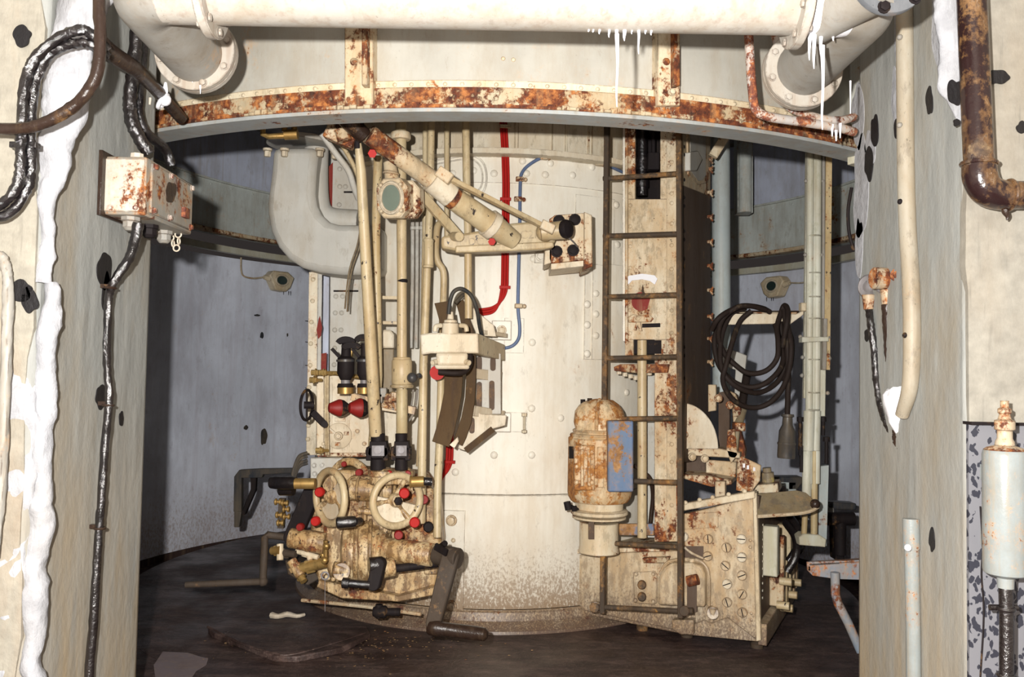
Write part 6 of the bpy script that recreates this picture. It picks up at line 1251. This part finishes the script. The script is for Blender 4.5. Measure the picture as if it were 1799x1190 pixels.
part(ss, 'cylinder_pair', B().cyl(q(1350, 852, 4.4), q(1348, 830, 4.4), .032, n=16).cyl(q(1348, 830, 4.4), q(1347, 822, 4.4), .022, n=12), MT['seat'])
Sq('deck_plate', [(1322, 853), (1366, 850), (1368, 866), (1328, 868)], 4.30, .20, 'cream')
st_ = thing('olive_seat_plate', 'worn olive-brown curved plate projecting right from the bolted case', 'plate', q(1380, 905, 4.1))
P = [(1330, 868), (1400, 862), (1416, 866), (1430, 880), (1438, 890), (1432, 897), (1400, 903), (1330, 908)]
part(st_, 'plate', B().slab([q(x, y, 4.05+(.10 if y < 885 else 0)) for x, y in P], (0, .02, -.004)), MT['seat'])
part(st_, 'rim', B().tube([q(1330, 908, 4.04), q(1400, 903, 4.04), q(1425, 898, 4.04), q(1437, 891, 4.06)], .009, 8, 3), MT['cream_rust'], label='pale chipped rim')
part(st_, 'end_knob', B().ball(q(1432, 886, 4.06), .024, 10, 7), MT['tar'])
# ---- pale pipes behind the trunk
single('pale_pipe', 'thick pale blue-green vertical pipe behind the wing nuts', 'pipe', B().cyl(q(1266, 205, 5.0), q(1268, 700, 5.0), rp(16, 5.0), n=26), MT['pale_blue'])
single('cream_post', 'pale flanged post fixed to the upper chamber wall', 'post', B().slab(at([(1296, 235), (1323, 235), (1323, 374), (1296, 374)], 6.6), (0, .12, 0)).cyl(q(1309, 235, 6.58), q(1309, 374, 6.58), .05, n=16), MT['girder'], bev=.004)
single('diagonal_brace', 'short pale diagonal brace under the ring beam at the trunk', 'brace', B().bar(q(1252, 275, 4.6), q(1274, 240, 4.6), .03, .05), MT['cream'])
# ---- conduit column
cc = thing('conduit_column', 'tall pale column of bundled conduits with clamps at the right of the chamber', 'conduit', q(1430, 955, 4.35))
Y = 4.35
for (xt, xb, r_, mt, y1) in ((1424, 1421, 6.5, 'column', 850), (1437, 1434, 6.5, 'column', 850), (1431, 1428, 4, 'column', 860), (1447, 1446, 3, 'gpipe', 700)):
    part(cc, 'conduit', B().cyl(q(xt, 240, Y), q(xb, y1, Y), rp(r_, Y), n=16), MT[mt])
part(cc, 'rust_strip', B().bar(q(1456, 240, Y), q(1452, 650, Y), .016, .03), MT['cream_pole_rust'])
part(cc, 'backing_strip', B().slab(at([(1417, 240), (1451, 240), (1445, 700), (1412, 700)], Y+.03), (0, .02, 0)), MT['column'])
part(cc, 'wide_plate', B().slab(at([(1436, 650), (1451, 650), (1450, 732), (1436, 732)], Y-.01), (0, .03, 0)), MT['column'], bev=.002)
part(cc, 'lower_tube', B().cyl(q(1422, 722, Y-.01), q(1420, 792, Y-.01), rp(10, Y), n=18), MT['column']); part(cc, 'lower_tube', B().cyl(q(1434, 722, Y-.01), q(1432, 792, Y-.01), rp(8, Y), n=18), MT['column'])
part(cc, 'foot_tube', B().cyl(q(1418, 792, Y), q(1417, 872, Y), rp(8, Y), n=16), MT['column']); part(cc, 'foot_tube', B().cyl(q(1431, 792, Y), q(1430, 955, Y), rp(6, Y), n=16), MT['yellowed'])
part(cc, 'foot_tube', B().cyl(q(1414, 905, Y), q(1412, 950, Y), rp(5, Y), n=16), MT['yellowed'])
part(cc, 'foot_plate', B().slab(at([(1404, 944), (1412, 938), (1440, 940), (1452, 948), (1450, 962), (1404, 958)], Y-.02), (0, .08, 0)), MT['column'], bev=.003)
part(cc, 'dark_core', B().slab(at([(1416, 905), (1428, 905), (1428, 955), (1416, 955)], Y+.02), (0, .02, 0)), MT['black'])
part(cc, 'lower_back', B().slab(at([(1440, 820), (1456, 818), (1452, 960), (1438, 955)], Y+.06), (0, .04, 0)), MT['pale_blue'])
part(cc, 'clamp', B().slab(at([(1409, 592), (1456, 592), (1456, 600), (1409, 602)], Y-.04), (0, .05, 0)), MT['column'], bev=.002)
for y in (415, 480, 522, 560, 632, 690, 720): 
    part(cc, 'saddle', B().torus(q(1431-(y-240)*.006, y, Y), (0, 0, 1), rp(10.5, Y), .004, 18, 6), MT['column'])
for (x, y) in ((1416, 318), (1446, 318), (1415, 448), (1444, 448), (1456, 593), (1454, 691), (1410, 628), (1409, 660), (1406, 592), (1457, 630)):
    part(cc, 'side_bolt', B().ball(q(x, y, Y), .011, 8, 6), MT['gpipe'])
for (x, y0, y1) in ((1406, 735, 800), (1446, 735, 765), (1452, 770, 815), (1408, 785, 830)):
    part(cc, 'tension_rod', B().cyl(q(x, y0, Y), q(x, y1, Y), .010, n=8).cyl(q(x, y0-2, Y), q(x, y0+6, Y), .018, n=8), MT['dark'])
part(cc, 'lamp_tube', B().bar(q(1449, 560, Y-.02), q(1447, 650, Y-.02), .02, .02), MT['gpipe'])
# ---- cable coil, its shelf bracket and plug
cb = thing('cable_bracket', 'cream angle-iron bracket with rusty top carrying the cable coil', 'bracket', q(1340, 560, 4.4))
part(cb, 'shelf_face', B().slab(at([(1256, 566), (1280, 549), (1398, 552), (1412, 546), (1412, 553), (1390, 569), (1262, 571)], 4.36), (0, .012, 0)), MT['cream_clean'], bev=.002)
part(cb, 'shelf_top', B().slab([q(1280, 549, 4.36), q(1400, 549, 4.36), q(1404, 546, 4.50), q(1286, 546, 4.50)], (0, 0, -.008)), MT['cream_rust'])
part(cb, 'side_hook', B().obox(q(1410, 540, 4.36), (.014, 0, 0), (0, .02, 0), (0, 0, .022)), MT['cream'], bev=.003)
co = thing('cable_coil', 'dark rubber cable hung in loops over the cream bracket', 'cable', q(1325, 720, 4.3))
loops = [
 [(1262, 572), (1255, 600), (1262, 640), (1285, 668), (1312, 680), (1340, 676), (1366, 655), (1376, 630), (1370, 600), (1362, 570)],
 [(1310, 541), (1285, 552), (1268, 590), (1266, 640), (1280, 668), (1305, 685), (1335, 690), (1365, 672), (1380, 640), (1384, 600), (1380, 565), (1377, 545)],
 [(1320, 546), (1300, 565), (1287, 600), (1276, 640), (1270, 670), (1285, 700), (1315, 716), (1345, 712), (1370, 690), (1385, 655), (1390, 610), (1384, 572)],
 [(1345, 545), (1320, 538), (1295, 540), (1270, 560), (1262, 590), (1272, 620), (1290, 640), (1315, 656), (1345, 652), (1365, 630), (1367, 600), (1365, 575), (1372, 550), (1378, 537), (1384, 545), (1382, 570), (1374, 610)],
 [(1250, 580), (1262, 560), (1285, 545), (1315, 538), (1340, 542), (1352, 548)]]
for i, lp in enumerate(loops):
    part(co, 'loop', B().tube([q(x, y, 4.33-.012*i+(.05*math.sin(k*.9+i) if 0 < k < len(lp)-1 else 0)) for k, (x, y) in enumerate(lp)], .0135, 10, 6), MT['coil'])
part(co, 'plug_lead', B().tube(at([(1380, 560), (1383, 600), (1385, 650), (1384, 700), (1383, 735)], 4.32), [.014, .016, .015, .014, .014], 12, 5), MT['coil'])
part(co, 'knotted_bundle', B().tube(at([(1378, 565, 4.34), (1390, 600, 4.36), (1388, 640, 4.36), (1378, 670, 4.35)], None), .016, 10, 5).tube(at([(1370, 565, 4.37), (1376, 610, 4.38), (1384, 655, 4.37)], None), .015, 10, 5), MT['coil'])
part(co, 'plug', B().lathe(q(1384, 728, 4.32), q(1381, 806, 4.32)-q(1384, 728, 4.32), [(0, .030), (.012, .032), (.016, .024), (.055, .026), (.085, .040), (.14, .042), (.145, .046), (.152, .046), (.156, .043), (.21, .044), (.222, .042)], 24), MT['plug'], label='blue-black cylindrical plug')
# ---- folding table at the right
tb = thing('folding_table', 'rust-topped blue-grey steel table fixed behind the right reveal', 'table', q(1470, 1010, 3.35))
part(tb, 'table_top', B().slab([q(1420, 990, 3.32), q(1530, 984, 3.32), q(1530, 980, 3.55), q(1424, 986, 3.55)], (0, 0, -.012)), MT['benchrust'], bev=.003)
part(tb, 'apron', B().slab(at([(1418, 988), (1530, 984), (1530, 1020), (1470, 1018), (1428, 1012), (1419, 1003)], 3.32), (0, .012, 0)), MT['benchblue'], bev=.002)
part(tb, 'side_apron', B().slab([q(1418, 988, 3.32), q(1419, 1003, 3.32), q(1424, 1000, 3.52), q(1424, 986, 3.52)], (.01, 0, 0)), MT['benchblue'])
part(tb, 'leg', B().tube(at([(1467, 1006), (1468, 1045), (1472, 1060), (1490, 1095), (1512, 1145)], 3.30), .017, 10, 1), MT['benchblue'])
# ---- dark equipment far right behind the column
db = thing('distant_valve_gear', 'dark valve gear and brackets low against the wall behind the conduit column', 'machinery', q(1470, 960, 5.4))
for (pts, mt) in (([(1355, 838), (1410, 838), (1410, 850), (1400, 862), (1384, 862), (1384, 850), (1355, 848)], 'plug'), ([(1455, 882), (1505, 885), (1505, 897), (1455, 895)], 'plug'), ([(1440, 905), (1490, 905), (1490, 922), (1440, 922)], 'dark'), ([(1466, 920), (1486, 920), (1484, 985), (1468, 985)], 'dark'), ([(1368, 846), (1400, 846), (1400, 866), (1368, 866)], 'pale_blue'), ([(1452, 890), (1466, 890), (1466, 914), (1452, 914)], 'gpipe'), ([(1380, 912), (1412, 912), (1412, 945), (1380, 945)], 'dark')):
    part(db, 'bracket_piece', B().slab(at(pts, 5.3), (0, .10, 0)), MT[mt], bev=.008)
part(db, 'valve_body', B().cyl(q(1440, 912, 5.2), q(1500, 912, 5.2), .04, n=16).cyl(q(1476, 912, 5.2), q(1476, 975, 5.2), .035, n=14), MT['dark'])
single('wall_loop_cable', 'thin dark cable hanging along the back edge of the right reveal', 'cable', B().tube(at([(1496, 330, 3.3), (1490, 370, 3.3), (1492, 410, 3.3), (1500, 440, 3.3)]), .007, 8, 5), MT['dark'])
single('dark_lever', 'dark rod crossing behind the coil down to the hand lever', 'rod', B().cyl(q(1312, 660, 4.6), q(1302, 722, 4.5), .022, n=12), MT['coil'])
# floor hatch outline and dusty puddle
hz = lambda x, y, z=0: CAM+ray(x, y)*((z-CAM.z)/ray(x, y).z)
fh = thing('floor_hatch', 'oily steel floor hatch with raised rounded edge in front of the gearbox', 'hatch', hz(520, 1130))
part(fh, 'hatch_plate', B().slab([hz(x, y)+V((0, 0, .03)) for x, y in ((365, 1110), (400, 1100), (520, 1098), (645, 1112), (650, 1124), (600, 1150), (520, 1166), (480, 1164), (420, 1140), (372, 1122))], (0, 0, -.03)), MT['floor'], bev=.006)
part(fh, 'hatch_rim', B().tube([hz(x, y)+V((0, 0, .028)) for x, y in ((365, 1112), (420, 1140), (480, 1160), (515, 1162), (580, 1144), (640, 1124))], .007, 8, 5), MT['floor'])
single('dust_patch', 'pale dusty dry patch on the floor at lower left', 'dust', B().slab([hz(x, y)+V((0, 0, .002)) for x, y in ((286, 1146), (330, 1148), (352, 1155), (366, 1158), (362, 1170), (345, 1180), (335, 1195), (275, 1215), (270, 1170))], (0, 0, -.001)), MT['floorpale'])
rd = random.Random(9)
bb = B()  # pale grains: floor crumbs that also stand in for wet highlights
for k in range(260):
    x_, y_ = rd.gauss(-.75, .30), rd.gauss(4.12, .16)
    if (x_-CC.x)**2+(y_-CC.y)**2 < 1.3**2 or y_ < 3.4: continue
    bb.ball((x_, y_, .004), rd.uniform(.001, .004), 5, 3, (1.8, 1, .5))
single('crumbs_and_glints', 'pale crumbs, also standing in for wet glints, on the oily floor near the gearbox', 'debris', bb, MT['oily'], kind='stuff')
